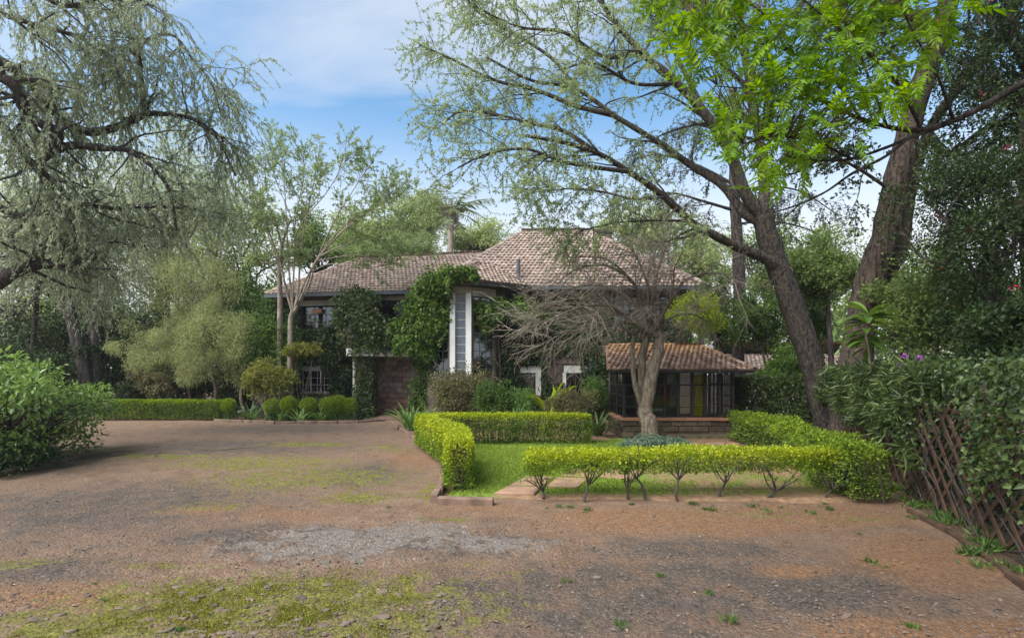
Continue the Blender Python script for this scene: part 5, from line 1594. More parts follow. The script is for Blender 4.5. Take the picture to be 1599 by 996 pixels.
# ------------------------------------------------------------------ trees
def limbs_of(specs):
    out = []
    for pts, ra, rb in specs:
        q = np.array([P(*p) if len(p) == 3 else p[:3] for p in pts])
        n = max(8, 5 * len(q))
        q[1:-1] += rng.normal(0, 1, q[1:-1].shape) * min(0.3 * ra, .03)
        p = spline(q, n)
        k = np.linspace(0, 1, n)
        out.append((p, ra + (rb - ra) * k ** .8))
    return out

def resample(p, n):
    t = np.linspace(0, len(p) - 1.001, n); i = t.astype(int); f = (t - i)[:, None]
    return p[i] + (p[i+1] - p[i]) * f

def tree(name, label, trunk, limbs, bark, leafmat, lv2, lv3, leaf, twig=None, cat="tree", group=None, spread=(0.9, 0.9), lift=(0.1, 0.0), grav=(0.02, 0.1), bias=None, t0=0.25, wig=0.16, leaf_up=.5, leaf_dir=(0.6, 1.0, 0.0), sides=10, trunk_extra=(), tw_r=0.006, leaf_t0=0.1):
    """trunk and limbs follow given lines; side branches, twigs and leaves grow from them.
    lv2=(per limb, length), lv3=(per branch, length), leaf=(per twig, length, width)"""
    h = thing(name, label, cat, group)
    T = limbs_of(trunk); Ls = limbs_of(limbs)
    for p, r in T:
        mb = MB(); limb_tube(mb, p, r, 14, .035); mb.build("trunk", bark, h, True)
    for p, r in Ls:
        mb = MB(); limb_tube(mb, p, r, sides, .04); mb.build("limb", bark, h, True)
    src = np.stack([resample(p, 24) for p, r in (Ls + [T[i] for i in trunk_extra])])
    rad = np.stack([np.interp(np.linspace(0, 1, 24), np.linspace(0, 1, len(r)), r) for p, r in (Ls + [T[i] for i in trunk_extra])])
    s, t, tt = along(src, lv2[0], t0, 1.0)
    n = len(s)
    b = np.zeros(3) if bias is None else np.asarray(bias, float)
    d = t * .75 + rnd_unit(n) * spread[0] + np.array([0, 0, lift[0]]) + b
    ln = lv2[1] * rng.uniform(.5, 1.25, n) * (1.15 - .45 * tt)
    B2 = grow(s, d, ln, 7, wig, grav[0])
    idx = np.repeat(np.arange(len(src)), lv2[0])
    rl = np.array([np.interp(x, np.linspace(0, 1, 24), rad[i]) for x, i in zip(tt, idx)])
    rb = np.clip(rl * .5, .012, .06)
    tb = MB(); tubes(tb, B2, rb[:, None] * np.linspace(1, .28, 8)[None], 4)
    s, t, tt = along(B2, lv3[0], .12, 1.0); n = len(s)
    d = t * .7 + rnd_unit(n) * spread[1] + np.array([0, 0, lift[1]])
    B3 = grow(s, d, lv3[1] * rng.uniform(.5, 1.3, n), 4, wig * 1.15, grav[1] * 1.4)
    tubes(tb, B3, np.full((n, 1), tw_r) * np.linspace(1, .4, 5)[None], 3)
    tag(tb.build("twigs", twig or bark, h), kind="stuff")
    if leaf:
        lp, lt, _ = along(B3, leaf[0], leaf_t0, 1.0)
        mb = MB()
        leaves(mb, lp, lt * leaf_dir[0] + rnd_unit(len(lp)) * leaf_dir[1] + np.array([0, 0, leaf_dir[2]]), leaf[1], leaf[2], up=leaf_up)
        mb.build("crown", leafmat, h)
    return h

# --- great weeping tree reaching in from the left
DW = 17.0
tree("weeping_tree", "huge weeping tree with crooked dark limbs and drooping grey green strands", 
     [([(-19.0, 15.5, 0.0, 1), (-18.6, 15.6, 3.0, 1), (-18.2, 15.8, 5.0, 1)], .55, .45)],
     [([(-18.3, 15.7, 4.6, 1), (-30, 450, 16.5), (20, 425, 16.5), (60, 412, 16.8), (115, 410, 17.0), (150, 400, 17.4)], .30, .07),
      ([(-18.3, 15.7, 5.0, 1), (-60, 80, 16), (0, 98, 16), (40, 125, 16.2), (62, 150, 16.5), (95, 188, 17)], .24, .09),
      ([(-18.3, 15.7, 4.8, 1), (-40, 110, 15), (0, 122, 15.2), (28, 145, 15.4), (48, 185, 15.8), (92, 206, 16), (80, 235, 16.2), (55, 262, 16.6)], .20, .08),
      ([(80, 234, 16.2), (120, 228, 16.4), (160, 231, 16.6), (200, 236, 16.8), (240, 262, 17), (266, 300, 17.2), (276, 360, 17.4)], .13, .035),
      ([(95, 188, 17), (135, 205, 17), (172, 200, 17), (215, 190, 17.3), (232, 176, 17.4), (270, 182, 17.6), (310, 186, 17.8), (340, 215, 18), (368, 275, 18.2)], .16, .03),
      ([(228, 178, 17.4), (222, 140, 17.4), (214, 85, 17.4), (202, 45, 17.3), (186, 0, 17.2), (170, -60, 17)], .11, .04),
      ([(214, 88, 17.4), (192, 70, 17.2), (195, 95, 17.2), (182, 118, 17.1), (186, 150, 17)], .06, .03),
      ([(214, 80, 17.4), (232, 60, 17.6), (270, 55, 17.8), (300, 95, 18), (330, 130, 18.2), (345, 180, 18.4)], .06, .02),
      ([(-18.3, 15.7, 4.4, 1), (-30, 372, 17), (30, 366, 17.2), (80, 364, 17.5), (118, 392, 17.8), (140, 402, 18)], .16, .05),
      ([(-18.3, 15.7, 4.9, 1), (-40, 325, 16), (20, 335, 16.3), (70, 332, 16.5), (110, 320, 16.8), (180, 328, 17.2), (260, 322, 17.5), (320, 330, 18)], .15, .03),
      ([(-18.3, 15.7, 5.0, 1), (-40, 190, 15.4), (0, 198, 15.6), (28, 232, 15.8), (55, 258, 16), (95, 300, 16.4), (120, 330, 17)], .15, .05),
      ([(-18.3, 15.7, 5.0, 1), (-60, 10, 15), (10, 25, 15.3), (60, 40, 15.6), (120, 60, 16), (160, 85, 16.4)], .12, .03),
      ([(-18.3, 15.7, 5.0, 1), (-60, -60, 15), (40, -20, 15.3), (110, 10, 15.6), (180, -10, 16), (240, 10, 16.4)], .12, .03)],
     M['bark_dark'], M['leaf_weep'], (16, 2.3), (11, 1.4), (42, .125, .03), twig=M['twig_dark'],
     spread=(.9, .8), lift=(.25, -.15), grav=(.05, .22), wig=.2, leaf_up=.2, leaf_dir=(.9, .8, -.5), t0=.30)

# --- slender umbrella tree before the house wing
tree("umbrella_tree", "slender pale umbrella tree with many fine stems before the left wing",
     [([(455, 652, 25.7), (454, 600, 25.7), (453, 540, 25.7), (456, 500, 25.7), (458, 485, 25.7)], .15, .11)],
     [([(457, 490, 25.7), (446, 450, 25.6), (438, 410, 25.3), (420, 360, 25.0), (395, 300, 24.4), (375, 250, 23.8)], .065, .012),
      ([(458, 490, 25.7), (454, 450, 25.7), (450, 410, 25.6), (448, 360, 25.4), (445, 300, 25.0), (440, 235, 24.8)], .06, .012),
      ([(458, 490, 25.7), (466, 450, 25.8), (470, 400, 26.0), (478, 340, 25.8), (490, 280, 26.0), (500, 225, 26.2)], .065, .012),
      ([(459, 488, 25.7), (476, 450, 25.6), (492, 408, 25.4), (520, 390, 25.2), (560, 375, 24.8), (620, 355, 24.4)], .065, .012),
      ([(459, 490, 25.7), (482, 445, 25.8), (494, 405, 25.8), (520, 350, 26.0), (550, 300, 25.8), (580, 255, 26.0)], .065, .012),
      ([(492, 408, 25.6), (530, 360, 25.4), (570, 330, 25.3), (610, 300, 25.2)], .035, .010),
      ([(438, 410, 25.4), (415, 390, 25.0), (395, 370, 24.6), (378, 340, 24.2)], .035, .010),
      ([(470, 400, 26.0), (455, 340, 26.0), (430, 280, 26.4), (420, 220, 26.8)], .035, .010),
      ([(450, 400, 25.6), (470, 350, 24.6), (510, 300, 23.8), (540, 250, 23.2)], .035, .010),
      ([(460, 480, 25.7), (480, 430, 25.0), (510, 385, 24.2), (560, 340, 23.6), (610, 320, 23.2)], .05, .012),
      ([(457, 470, 25.7), (460, 400, 25.8), (462, 340, 26.4), (475, 270, 27.0), (470, 215, 27.4)], .05, .012),
      ([(455, 470, 25.7), (430, 400, 26.0), (410, 340, 26.0), (392, 280, 26.4)], .05, .012),
      ([(494, 405, 25.8), (540, 350, 26.2), (590, 320, 26.6), (640, 300, 27.0)], .04, .010),
      ([(492, 408, 25.6), (540, 400, 25.3), (600, 398, 25.0), (665, 400, 24.7)], .035, .010),
      ([(486, 425, 25.6), (515, 412, 25.2), (560, 418, 24.9), (600, 415, 24.6)], .03, .010)],
     M['bark_pale'], M['leaf_umbrella'], (11, 1.7), (7, .7), (25, .12, .044), twig=M['twig_brown'],
     spread=(.55, .9), lift=(.35, .2), grav=(-.03, .03), t0=.52, wig=.10, leaf_t0=.35)
tree("slender_tree", "straight pale single stem beside the umbrella tree",
     [([(437, 652, 26.0), (437, 560, 26.0), (438, 480, 26.0), (437, 430, 26.0), (440, 380, 26.1)], .15, .09)],
     [([(440, 385, 26.1), (430, 350, 25.8), (410, 330, 25.8)], .06, .02), ([(440, 385, 26.1), (452, 350, 26.4), (470, 335, 26.6)], .06, .02), ([(438, 420, 26.0), (455, 400, 26.0), (472, 395, 25.8)], .05, .02), ([(437, 440, 26.0), (420, 415, 26.0), (405, 410, 25.8)], .05, .02)],
     M['bark_pale'], M['leaf_umbrella'], (9, 1.0), (6, .5), (24, .13, .045), twig=M['twig_brown'], lift=(.2, .1), t0=.3, wig=.12)

# --- feathery acacia leaning over the lawn
tree("leaning_acacia", "tall acacia leaning left with grey bark and airy feathered crown",
     [([(1296, 692, 16.9), (1285, 645, 16.9), (1262, 560, 16.8), (1240, 480, 16.7), (1218, 415, 16.6), (1198, 365, 16.5), (1190, 330, 16.4)], .37, .29)],
     [([(1226, 432, 16.6), (1196, 402, 16.4), (1150, 378, 16.1), (1115, 362, 15.85), (1082, 345, 15.6), (1040, 308, 15.2), (985, 268, 14.9), (930, 238, 14.6), (880, 225, 14.4), (820, 212, 14.2)], .18, .04),
      ([(1195, 350, 16.5), (1160, 330, 16.6), (1128, 290, 16.8), (1085, 262, 17), (1030, 225, 17.2), (960, 180, 17.4), (900, 140, 17.6), (830, 125, 17.8), (760, 90, 18)], .17, .03),
      ([(1190, 335, 16.4), (1165, 300, 16.2), (1140, 240, 16), (1105, 185, 15.8), (1060, 130, 15.6), (1000, 80, 15.4), (950, 20, 15.2), (900, -60, 15)], .20, .05),
      ([(1190, 335, 16.4), (1192, 290, 16.6), (1186, 220, 16.8), (1170, 140, 17), (1160, 60, 17.2), (1140, -40, 17.4)], .20, .08),
      ([(985, 268, 14.9), (930, 262, 14.4), (880, 250, 14.2), (820, 232, 14), (760, 240, 13.8), (715, 262, 13.6)], .07, .02),
      ([(930, 238, 14.6), (880, 205, 14.8), (830, 190, 15), (780, 180, 15.2), (720, 175, 15.4), (690, 195, 15.6)], .08, .02),
      ([(960, 180, 17.4), (900, 170, 17.4), (840, 140, 17.4), (770, 128, 17.4), (700, 90, 17.4), (655, 70, 17.4)], .09, .02),
      ([(1000, 80, 15.4), (940, 90, 15.2), (880, 50, 15), (810, 40, 15), (740, 10, 15)], .08, .02),
      ([(900, 140, 17.6), (860, 90, 17.4), (800, 50, 17.2), (750, 20, 17), (720, -10, 17)], .07, .02),
      ([(1040, 308, 15.2), (990, 310, 14.8), (940, 300, 14.5), (890, 295, 14.2), (840, 300, 14)], .05, .015),
      ([(1082, 345, 15.6), (1020, 345, 15.2), (960, 350, 15), (900, 362, 14.8)], .045, .015),
      ([(1105, 185, 15.8), (1060, 90, 16.2), (1030, 20, 16.4), (1010, -40, 16.6)], .09, .03),
      ([(1060, 130, 15.6), (990, 130, 15), (930, 100, 14.6), (870, 110, 14.3)], .06, .02),
      ([(1170, 140, 17), (1120, 90, 16.6), (1090, 40, 16.4), (1080, -30, 16)], .08, .03)],
     M['bark_acacia'], M['leaf_acacia'], (17, 1.75), (9, .85), (37, .085, .029), twig=M['twig_dark'],
     spread=(.8, .95), lift=(.05, -.1), grav=(.0, .08), t0=.34, wig=.17, leaf_up=.25, leaf_dir=(.5, 1.0, -.25), tw_r=.0042)

# --- thick trunk with peeling bark
tree("thick_tree", "thick trunked tree with peeling orange bark behind the trellis",
     [([(1322, 690, 14.6), (1330, 600, 14.6), (1342, 520, 14.5), (1358, 440, 14.4), (1378, 370, 14.2), (1395, 300, 14.0), (1415, 220, 13.8), (1435, 140, 13.6), (1465, 60, 13.4), (1490, -40, 13.2)], .43, .20),
      ([(1352, 470, 14.7), (1400, 400, 14.5), (1420, 300, 14.4), (1450, 210, 14.3), (1500, 130, 14.2), (1560, 60, 14)], .17, .10)],
     [([(1465, 60, 13.4), (1420, 20, 13), (1360, -20, 12.6), (1300, -60, 12)], .16, .05), ([(1450, 210, 14.3), (1480, 240, 14), (1540, 200, 13.6), (1600, 190, 13)], .12, .04),
      ([(1560, 60, 14), (1590, 0, 13.6), (1620, -60, 13)], .12, .05), ([(1400, 290, 14.1), (1460, 275, 13.6), (1520, 270, 13), (1600, 280, 12.6)], .07, .03),
      ([(1395, 300, 14.0), (1350, 270, 13.8), (1310, 250, 13.6), (1260, 255, 13.4)], .05, .02), ([(1490, -40, 13.2), (1540, 20, 12.8), (1600, 60, 12.4)], .10, .03)],
     M['bark_peel'], M['leaf_dark'], (14, 1.5), (9, .8), (22, .10, .055), twig=M['twig_dark'], t0=.25, lift=(.1, -.05), grav=(.02, .12))

# --- straight dark trunk behind the sunroom, conifer like
tree("conifer", "straight dark conifer with hanging blackish foliage behind the sunroom",
     [([(1153, 665, 23.0), (1153, 560, 23.0), (1154, 460, 23.0), (1152, 380, 23.0), (1148, 300, 23), (1146, 220, 23), (1144, 140, 23)], .32, .16)],
     [([(1150, 330, 23), (1100, 315, 22.6), (1050, 300, 22.2), (1000, 310, 22)], .08, .02), ([(1148, 290, 23), (1090, 260, 23), (1030, 240, 23), (990, 250, 23)], .08, .02),
      ([(1148, 300, 23), (1200, 290, 22.6), (1250, 300, 22.4), (1300, 330, 22.2)], .07, .02), ([(1146, 240, 23), (1190, 215, 23), (1250, 230, 23)], .06, .02),
      ([(1146, 230, 23), (1110, 200, 23.4), (1070, 190, 23.6)], .06, .02), ([(1150, 350, 23), (1190, 345, 23), (1240, 350, 23), (1290, 370, 23)], .06, .02), ([(1145, 180, 23), (1170, 150, 23), (1210, 140, 23)], .05, .02)],
     M['bark_dark'], M['leaf_conifer'], (12, 1.6), (8, .9), (24, .11, .04), t0=.15, lift=(-.1, -.4), grav=(.05, .2))

# --- bare tangled tree on the lawn
def bare_tree():
    h = thing("bare_tree", "leafless pale trunked tree with a dense tangle of arching twigs", "tree")
    D = 16.9
    T = limbs_of([([(1014, 696, D), (1013, 665, D), (1009, 640, D), (1012, 610, D), (1018, 580, D), (1024, 545, D), (1028, 515, D + .1)], .31, .15),
                  ([(1011, 668, D + .05), (1004, 628, D + .1), (1000, 590, D + .1), (1003, 555, D + .1), (1010, 525, D + .1)], .14, .12),
                  ([(1009, 650, D), (992, 605, D - .1), (988, 560, D - .1), (992, 525, D), (1005, 505, D)], .075, .06)])
    for p, r in T:
        mb = MB(); limb_tube(mb, p, r, 14, .04); mb.build("trunk", M['bark_bare'], h, True)
    L = [([(1026, 525, D), (1005, 512, D - .2), (980, 504, D - .4), (945, 507, D - .6), (915, 500, D - .9)], .12, .02),
         ([(1012, 515, D), (1000, 470, D - .2), (985, 440, D - .4), (955, 417, D - .6), (925, 415, D - .8), (895, 425, D - 1), (865, 448, D - 1.2)], .08, .015),
         ([(1018, 515, D), (1020, 470, D), (1030, 420, D + .2), (1048, 375, D + .4), (1070, 352, D + .6), (1095, 342, D + .8)], .075, .015),
         ([(1026, 510, D), (1045, 470, D), (1070, 440, D - .2), (1100, 428, D - .4), (1135, 432, D - .6), (1165, 450, D - .8)], .07, .015),
         ([(1012, 515, D), (1012, 475, D + .3), (1012, 435, D + .6), (1020, 400, D + .8)], .05, .012),
         ([(1010, 515, D), (990, 480, D + .3), (965, 455, D + .5), (930, 445, D + .7), (890, 450, D + .9), (850, 470, D + 1)], .07, .015),
         ([(1020, 520, D), (1035, 490, D - .4), (1050, 455, D - .9), (1055, 420, D - 1.3), (1068, 390, D - 1.7)], .05, .012),
         ([(1012, 520, D), (985, 500, D - .6), (950, 480, D - 1.1), (905, 480, D - 1.6), (860, 500, D - 2), (832, 520, D - 2.2)], .07, .012),
         ([(1026, 515, D), (1050, 495, D + .4), (1080, 490, D + .8), (1110, 505, D + 1.1)], .05, .015),
         ([(1015, 515, D), (1000, 465, D - .6), (978, 430, D - 1), (945, 405, D - 1.3), (905, 400, D - 1.5)], .05, .012),
         ([(1020, 510, D), (1016, 460, D - .6), (1000, 415, D - .9), (985, 385, D - 1.2)], .045, .012),
         ([(1008, 522, D), (970, 490, D + .2), (930, 470, D + .3), (880, 468, D + .4), (838, 490, D + .5)], .055, .012),
         ([(1005, 525, D), (968, 515, D - .2), (925, 512, D - .4), (880, 520, D - .6), (850, 535, D - .8)], .05, .012)]
    Ls = limbs_of(L)
    for p, r in Ls:
        mb = MB(); limb_tube(mb, p, r, 9, .05); mb.build("limb", M['bark_bare'], h, True)
    src = np.stack([resample(p, 24) for p, r in Ls])
    s, t, tt = along(src, 18, .2, 1.0); n = len(s)
    B2 = grow(s, t * .5 + rnd_unit(n) * .75 + np.array([-.25, 0, .16]), rng.uniform(.6, 1.6, n), 7, .15, .05)
    tb = MB(); tubes(tb, B2, np.full((n, 1), .013) * np.linspace(1, .35, 8)[None], 4)
    s, t, tt = along(B2, 7, .15, 1.0); n = len(s)
    B3 = grow(s, t * .8 + rnd_unit(n) * .6 + np.array([-.12, 0, -.02]), rng.uniform(.3, 1.15, n), 4, .14, .09)
    tubes(tb, B3, np.full((n, 1), .0065) * np.linspace(1, .4, 5)[None], 3)
    s, t, tt = along(B3, 2, .3, 1.0); n = len(s)
    B4 = grow(s, t * .8 + rnd_unit(n) * .6, rng.uniform(.15, .45, n), 3, .12, .03)
    tubes(tb, B4, np.full((n, 1), .005) * np.linspace(1, .5, 4)[None], 3)
    tag(tb.build("twigs", M['twig_bare'], h), kind="stuff")
    lp, lt, _ = along(B3, 1, .7, 1.0); k = rng.random(len(lp)) < .08
    mb = MB(); leaves(mb, lp[k], lt[k] + rnd_unit(k.sum()), .10, .045); tag(mb.build("few_leaves", M['leaf_creeper'], h), kind="stuff")
bare_tree()

# --- overhead spray: a near tree standing out of frame on the right, its pinnate leaves each a part
def compound_leaf(mat, seed, L=.30, pairs=7):
    g = np.random.default_rng(seed); mb = MB()
    t = np.linspace(0, 1, 6); rp = np.c_[t * L, np.zeros(6), -.22 * L * t ** 2]
    tubes(mb, rp[None], np.linspace(.003, .0015, 6)[None], 3)
    items = []
    for i in range(pairs):
        f = .16 + .8 * i / pairs
        for sd in (-1, 1): items.append((f, sd * (1.15 - .35 * f)))
    items.append((1.0, 0.0))
    for f, ang in items:
        b = np.array([f * L, 0, -.22 * L * f ** 2])
        a = ang + g.normal(0, .08)
        d = unit(np.array([math.cos(a), math.sin(a), -.25 + g.normal(0, .12)])); l = .085 * (1.0 - .35 * abs(f - .5)) * g.uniform(.85, 1.12); w = l * .36
        s = unit(np.cross((0, 0, 1), d)); u = np.cross(d, s); r = g.normal(0, .25); s2 = s * math.cos(r) + u * math.sin(r)
        x = np.array([0, .4, 1.0]); ww = np.array([.1, 1.0, .03]) * w
        p = b + d[None] * (x * l)[:, None] - u * (x ** 2 * l * .1)[:, None]
        v = np.concatenate([p - s2 * ww[:, None] / 2 + u * (ww * .12)[:, None], p, p + s2 * ww[:, None] / 2 + u * (ww * .12)[:, None]])
        mb.add(v, [[j, j+1, 4+j, 3+j] for j in range(2)] + [[3+j, 4+j, 7+j, 6+j] for j in range(2)])
    me = mb.mesh("compound_leaf"); me.materials.append(mat); return me
def near_spray():
    h = thing("pinnate_tree", "near tree whose bright green pinnate leaves overhang the upper right", "tree")
    base = [(6.6, 3.4, 0.0, 1), (6.5, 3.4, 1.5, 1), (6.3, 3.5, 2.8, 1), (6.0, 3.6, 3.6, 1)]
    T = limbs_of([(base, .16, .11)])
    mb = MB(); limb_tube(mb, *T[0], 12, .03); mb.build("trunk", M['bark_acacia'], h, True)
    D = 4.2
    specs = [([(6.2, 3.5, 3.1, 1), (1700, 70, 3.9), (1620, 115, 4.0), (1550, 158, 4.1), (1490, 190, 4.2), (1440, 204, 4.2), (1385, 198, 4.2), (1340, 180, 4.25), (1290, 158, 4.3), (1250, 145, 4.3)], .035, .010),
             ([(1465, 199, 4.2), (1420, 215, 4.2), (1380, 232, 4.2), (1330, 248, 4.2), (1280, 250, 4.2), (1230, 244, 4.2)], .016, .006),
             ([(1420, 215, 4.2), (1380, 245, 4.1), (1330, 270, 4.1), (1290, 300, 4.1), (1250, 318, 4.1), (1215, 330, 4.1)], .014, .005),
             ([(1340, 180, 4.25), (1300, 120, 4.2), (1230, 80, 4.2), (1150, 60, 4.2), (1080, 30, 4.2)], .012, .005),
             ([(1290, 158, 4.3), (1230, 150, 4.3), (1170, 140, 4.3), (1120, 135, 4.3)], .010, .004),
             ([(1330, 248, 4.2), (1270, 220, 4.1), (1210, 215, 4.0), (1160, 225, 4.0)], .010, .004),
             ([(1250, 318, 4.1), (1220, 345, 4.1), (1190, 370, 4.1), (1165, 395, 4.1)], .007, .003),
             ([(1440, 204, 4.2), (1400, 130, 4.0), (1340, 70, 3.9), (1280, 20, 3.9), (1220, -30, 3.9)], .014, .005),
             ([(1385, 198, 4.2), (1360, 130, 4.4), (1330, 60, 4.5), (1290, 0, 4.6)], .012, .004),
             ([(1490, 190, 4.2), (1460, 110, 3.9), (1420, 40, 3.8), (1390, -40, 3.8)], .012, .004),
             ([(1280, 250, 4.2), (1240, 270, 4.2), (1200, 275, 4.2), (1170, 290, 4.2)], .008, .003),
             ([(1230, 80, 4.2), (1190, 20, 4.1), (1120, -20, 4.0), (1060, -30, 4.0)], .008, .003)]
    Ls = limbs_of(specs)
    for p, r in Ls:
        mb = MB(); limb_tube(mb, p, r, 8, .05); mb.build("branch", M['bark_dark'], h, True)
    src = np.concatenate([resample(p, 60)[8 if i else 30:] for i, (p, r) in enumerate(Ls)])
    poly = [(930, -90), (990, 10), (1025, 70), (1030, 130), (1085, 160), (1095, 230), (1120, 290), (1110, 325), (1165, 330), (1215, 290), (1290, 250), (1345, 205), (1400, 160), (1440, 100), (1490, -90)]
    qx = rng.uniform(930, 1490, 4200); qy = rng.uniform(-90, 330, 4200)
    ok = inside(poly, qx, qy) & (fbm(qx / 70, qy / 55, 61, 3) > rng.uniform(.22, .56, 4200))
    qx, qy = qx[ok], qy[ok]; qd = rng.uniform(3.55, 4.6, len(qx))
    tgt = np.array([P(x + 34, y - 20, d) for x, y, d in zip(qx, qy, qd)])
    nn = np.argmin(((tgt[:, None] - src[None]) ** 2).sum(-1), 1); bp = src[nn]
    ok = np.linalg.norm(tgt - bp, axis=1) < .85; tgt, bp = tgt[ok][:880], bp[ok][:880]
    n = len(tgt)
    tt = np.linspace(0, 1, 6)[None, :, None]
    tw = bp[:, None] * (1 - tt) + tgt[:, None] * tt + np.array([0, 0, .10]) * np.sin(tt * np.pi) * np.linalg.norm(tgt - bp, axis=1)[:, None, None]
    tb = MB(); tubes(tb, tw, np.full((n, 1), .0045) * np.linspace(1, .5, 6)[None], 3); tag(tb.build("twigs", M['twig_brown'], h), kind="stuff")
    pos = tgt; drs = unit(unit(tgt - bp) * .35 + rnd_unit(n) * .7 + np.array([-.5, -.05, -.2]))
    order = rng.permutation(n)
    cols = [leaf_mat('pinnate_' + str(k), [tuple(c * .85 for c in b), b, tuple(c * 1.2 for c in b)], .58, .42, 4.0, .3) for k, b in enumerate([(0.15, .30, .012), (.19, .36, .015), (.12, .24, .012), (.24, .40, .02)])]
    ms = [compound_leaf(cols[k % 4], k) for k in range(8)]
    for c, k in enumerate(order[:300]):
        o = link("compound_leaf", ms[c % 8], h)
        o.matrix_world = Matrix.Translation(pos[k]) @ orient(drs[k], unit(np.array([0, -.25, 1.0]) + rng.normal(0, .3, 3))) @ Matrix.Scale(float(rng.uniform(.55, 1.0)), 4)
    base = [np.empty(len(m.vertices) * 3, np.float32) for m in ms]
    mb = MB()
    for c, k in enumerate(order[300:900]):
        m = ms[c % 8]; co = np.empty(len(m.vertices) * 3, np.float32); m.vertices.foreach_get("co", co); co = co.reshape(-1, 3)
        Mx = np.array(orient(drs[k], unit(np.array([0, -.25, 1.0]) + rng.normal(0, .3, 3))))[:3, :3] * rng.uniform(.55, 1.0)
        f = np.empty(len(m.loops), np.int32); m.loops.foreach_get("vertex_index", f)
        mb.add(co @ Mx.T + pos[k], f.reshape(-1, 4))
    tag(mb.build("foliage", M['leaf_bright'], h), kind="stuff")
    mb = MB(); q, d = clump_pts(P(1130, 8, 4.1), np.array([.025, .025, .025]), 24, .3); leaves(mb, q, d, .03, .02); mb.build("flower", M['petal_pink'], h)
near_spray()

# --- generic broad crowned trees: trunk, limbs to leafy clumps
def crown_tree(name, label, base, hgt, c, r, mat, n, leaf, asp=.5, bark=None, clumps=30, crad=.3, tr=.2, cat="tree", group=None, fork=.35, trunk_pts=None, flowers=None, droop=0.0, shell=.35, up=.45):
    h = thing(name, label, cat, group); bark = bark or M['bark_dark']
    base = np.asarray(base, float); c = np.asarray(c, float); r = np.asarray(r, float)
    d = rnd_unit(clumps); cc = c + d * r * (rng.uniform(.25, .95, (clumps, 1)))
    top = np.array([c[0] * .6 + base[0] * .4, c[1] * .6 + base[1] * .4, max(base[2] + .6, (c[2] - r[2]) * (1 - fork) + c[2] * fork)])
    p = spline(trunk_pts if trunk_pts is not None else [base, base * .5 + top * .5 + rng.normal(0, .15, 3) * np.array([1, 1, 0]), top], 12)
    mb = MB(); limb_tube(mb, p, np.linspace(tr, tr * .6, 12), 10, .05); mb.build("trunk", bark, h, True)
    m = min(clumps, 16); t = np.linspace(0, 1, 7)[None, :, None]
    g = p[-1][None, None] * (1 - t) + cc[:m, None] * t + rng.normal(0, .06, (m, 7, 3)) * r * np.sin(t * np.pi)
    tb = MB(); tubes(tb, g, tr * .38 * np.linspace(1, .25, 7)[None].repeat(m, 0), 5)
    s, tt_, _ = along(g, 6, .35, 1.0); q = grow(s, tt_ + rnd_unit(len(s)) * .8, np.full(len(s), r.mean() * .45), 3, .22, .02)
    tubes(tb, q, np.full((len(s), 1), tr * .09) * np.linspace(1, .4, 4)[None], 3)
    tag(tb.build("branches", bark, h), kind="stuff")
    mb = MB(); k = n // clumps
    for i in range(clumps):
        rr = r * crad * rng.uniform(.6, 1.35); nn = int(k * rng.uniform(.5, 1.5))
        qq, dd = clump_pts(cc[i], rr, nn, shell)
        ok = qq[:, 2] > .05
        leaves(mb, qq[ok], dd[ok] * .7 + rnd_unit(ok.sum()) + np.array([0, 0, -droop]), leaf, leaf * asp, up=up)
    mb.build("crown", mat, h)
    if flowers:
        fm = MB()
        for i in range(flowers[1]):
            q0 = cc[rng.integers(clumps)] + rnd_unit(1)[0] * r * crad * .9
            qq, dd = clump_pts(q0, np.array([.06, .06, .05]), 14, .3); leaves(fm, qq, dd, .06, .045)
        tag(fm.build("flowers", flowers[0], h), kind="stuff")
    return h

def at0(px, D): return np.array([(px - CX) * D / F, D, 0.0])
def crown(name, label, px, D, cpx, cpy, rpx, rpy, mat, n, leaf, **kw):
    return crown_tree(name, label, at0(px, D), 0, P(cpx, cpy, D), (rpx * D / F, rpx * D / F * .8, rpy * D / F), mat, n, leaf, **kw)

# left, behind the driveway
crown("dark_trunk_tree", "forked dark trunk tree under the weeping limbs at far left", 128, 28.5, 90, 400, 150, 130, M['leaf_weep'], 12000, .17, asp=.3, tr=.35, clumps=44, trunk_pts=[P(136, 640, 28.5), P(132, 580, 28.5), P(118, 520, 28.5), P(98, 450, 28.5), P(80, 400, 28.5)])
crown("dark_trunk_tree", "upright dark trunk tree standing beside the forked one", 155, 29.0, 190, 380, 140, 140, M['leaf_weep'], 12000, .17, asp=.3, tr=.38, clumps=44, trunk_pts=[P(150, 640, 29), P(152, 560, 29), P(150, 500, 29), P(150, 430, 29), P(165, 380, 29)])
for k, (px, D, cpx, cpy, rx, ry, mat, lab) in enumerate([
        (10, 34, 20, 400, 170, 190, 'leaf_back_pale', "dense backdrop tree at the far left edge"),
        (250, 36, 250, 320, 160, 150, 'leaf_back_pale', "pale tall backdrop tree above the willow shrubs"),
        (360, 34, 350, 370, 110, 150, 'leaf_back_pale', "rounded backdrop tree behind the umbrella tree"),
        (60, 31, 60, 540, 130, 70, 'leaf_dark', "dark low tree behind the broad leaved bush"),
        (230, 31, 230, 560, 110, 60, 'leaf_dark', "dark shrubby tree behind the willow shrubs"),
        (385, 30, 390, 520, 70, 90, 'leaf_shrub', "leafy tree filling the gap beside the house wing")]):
    crown("backdrop_tree", lab, px, D, cpx, cpy, rx, ry, M[mat], 10500, .215, clumps=46, tr=.3, group="trees behind the driveway")
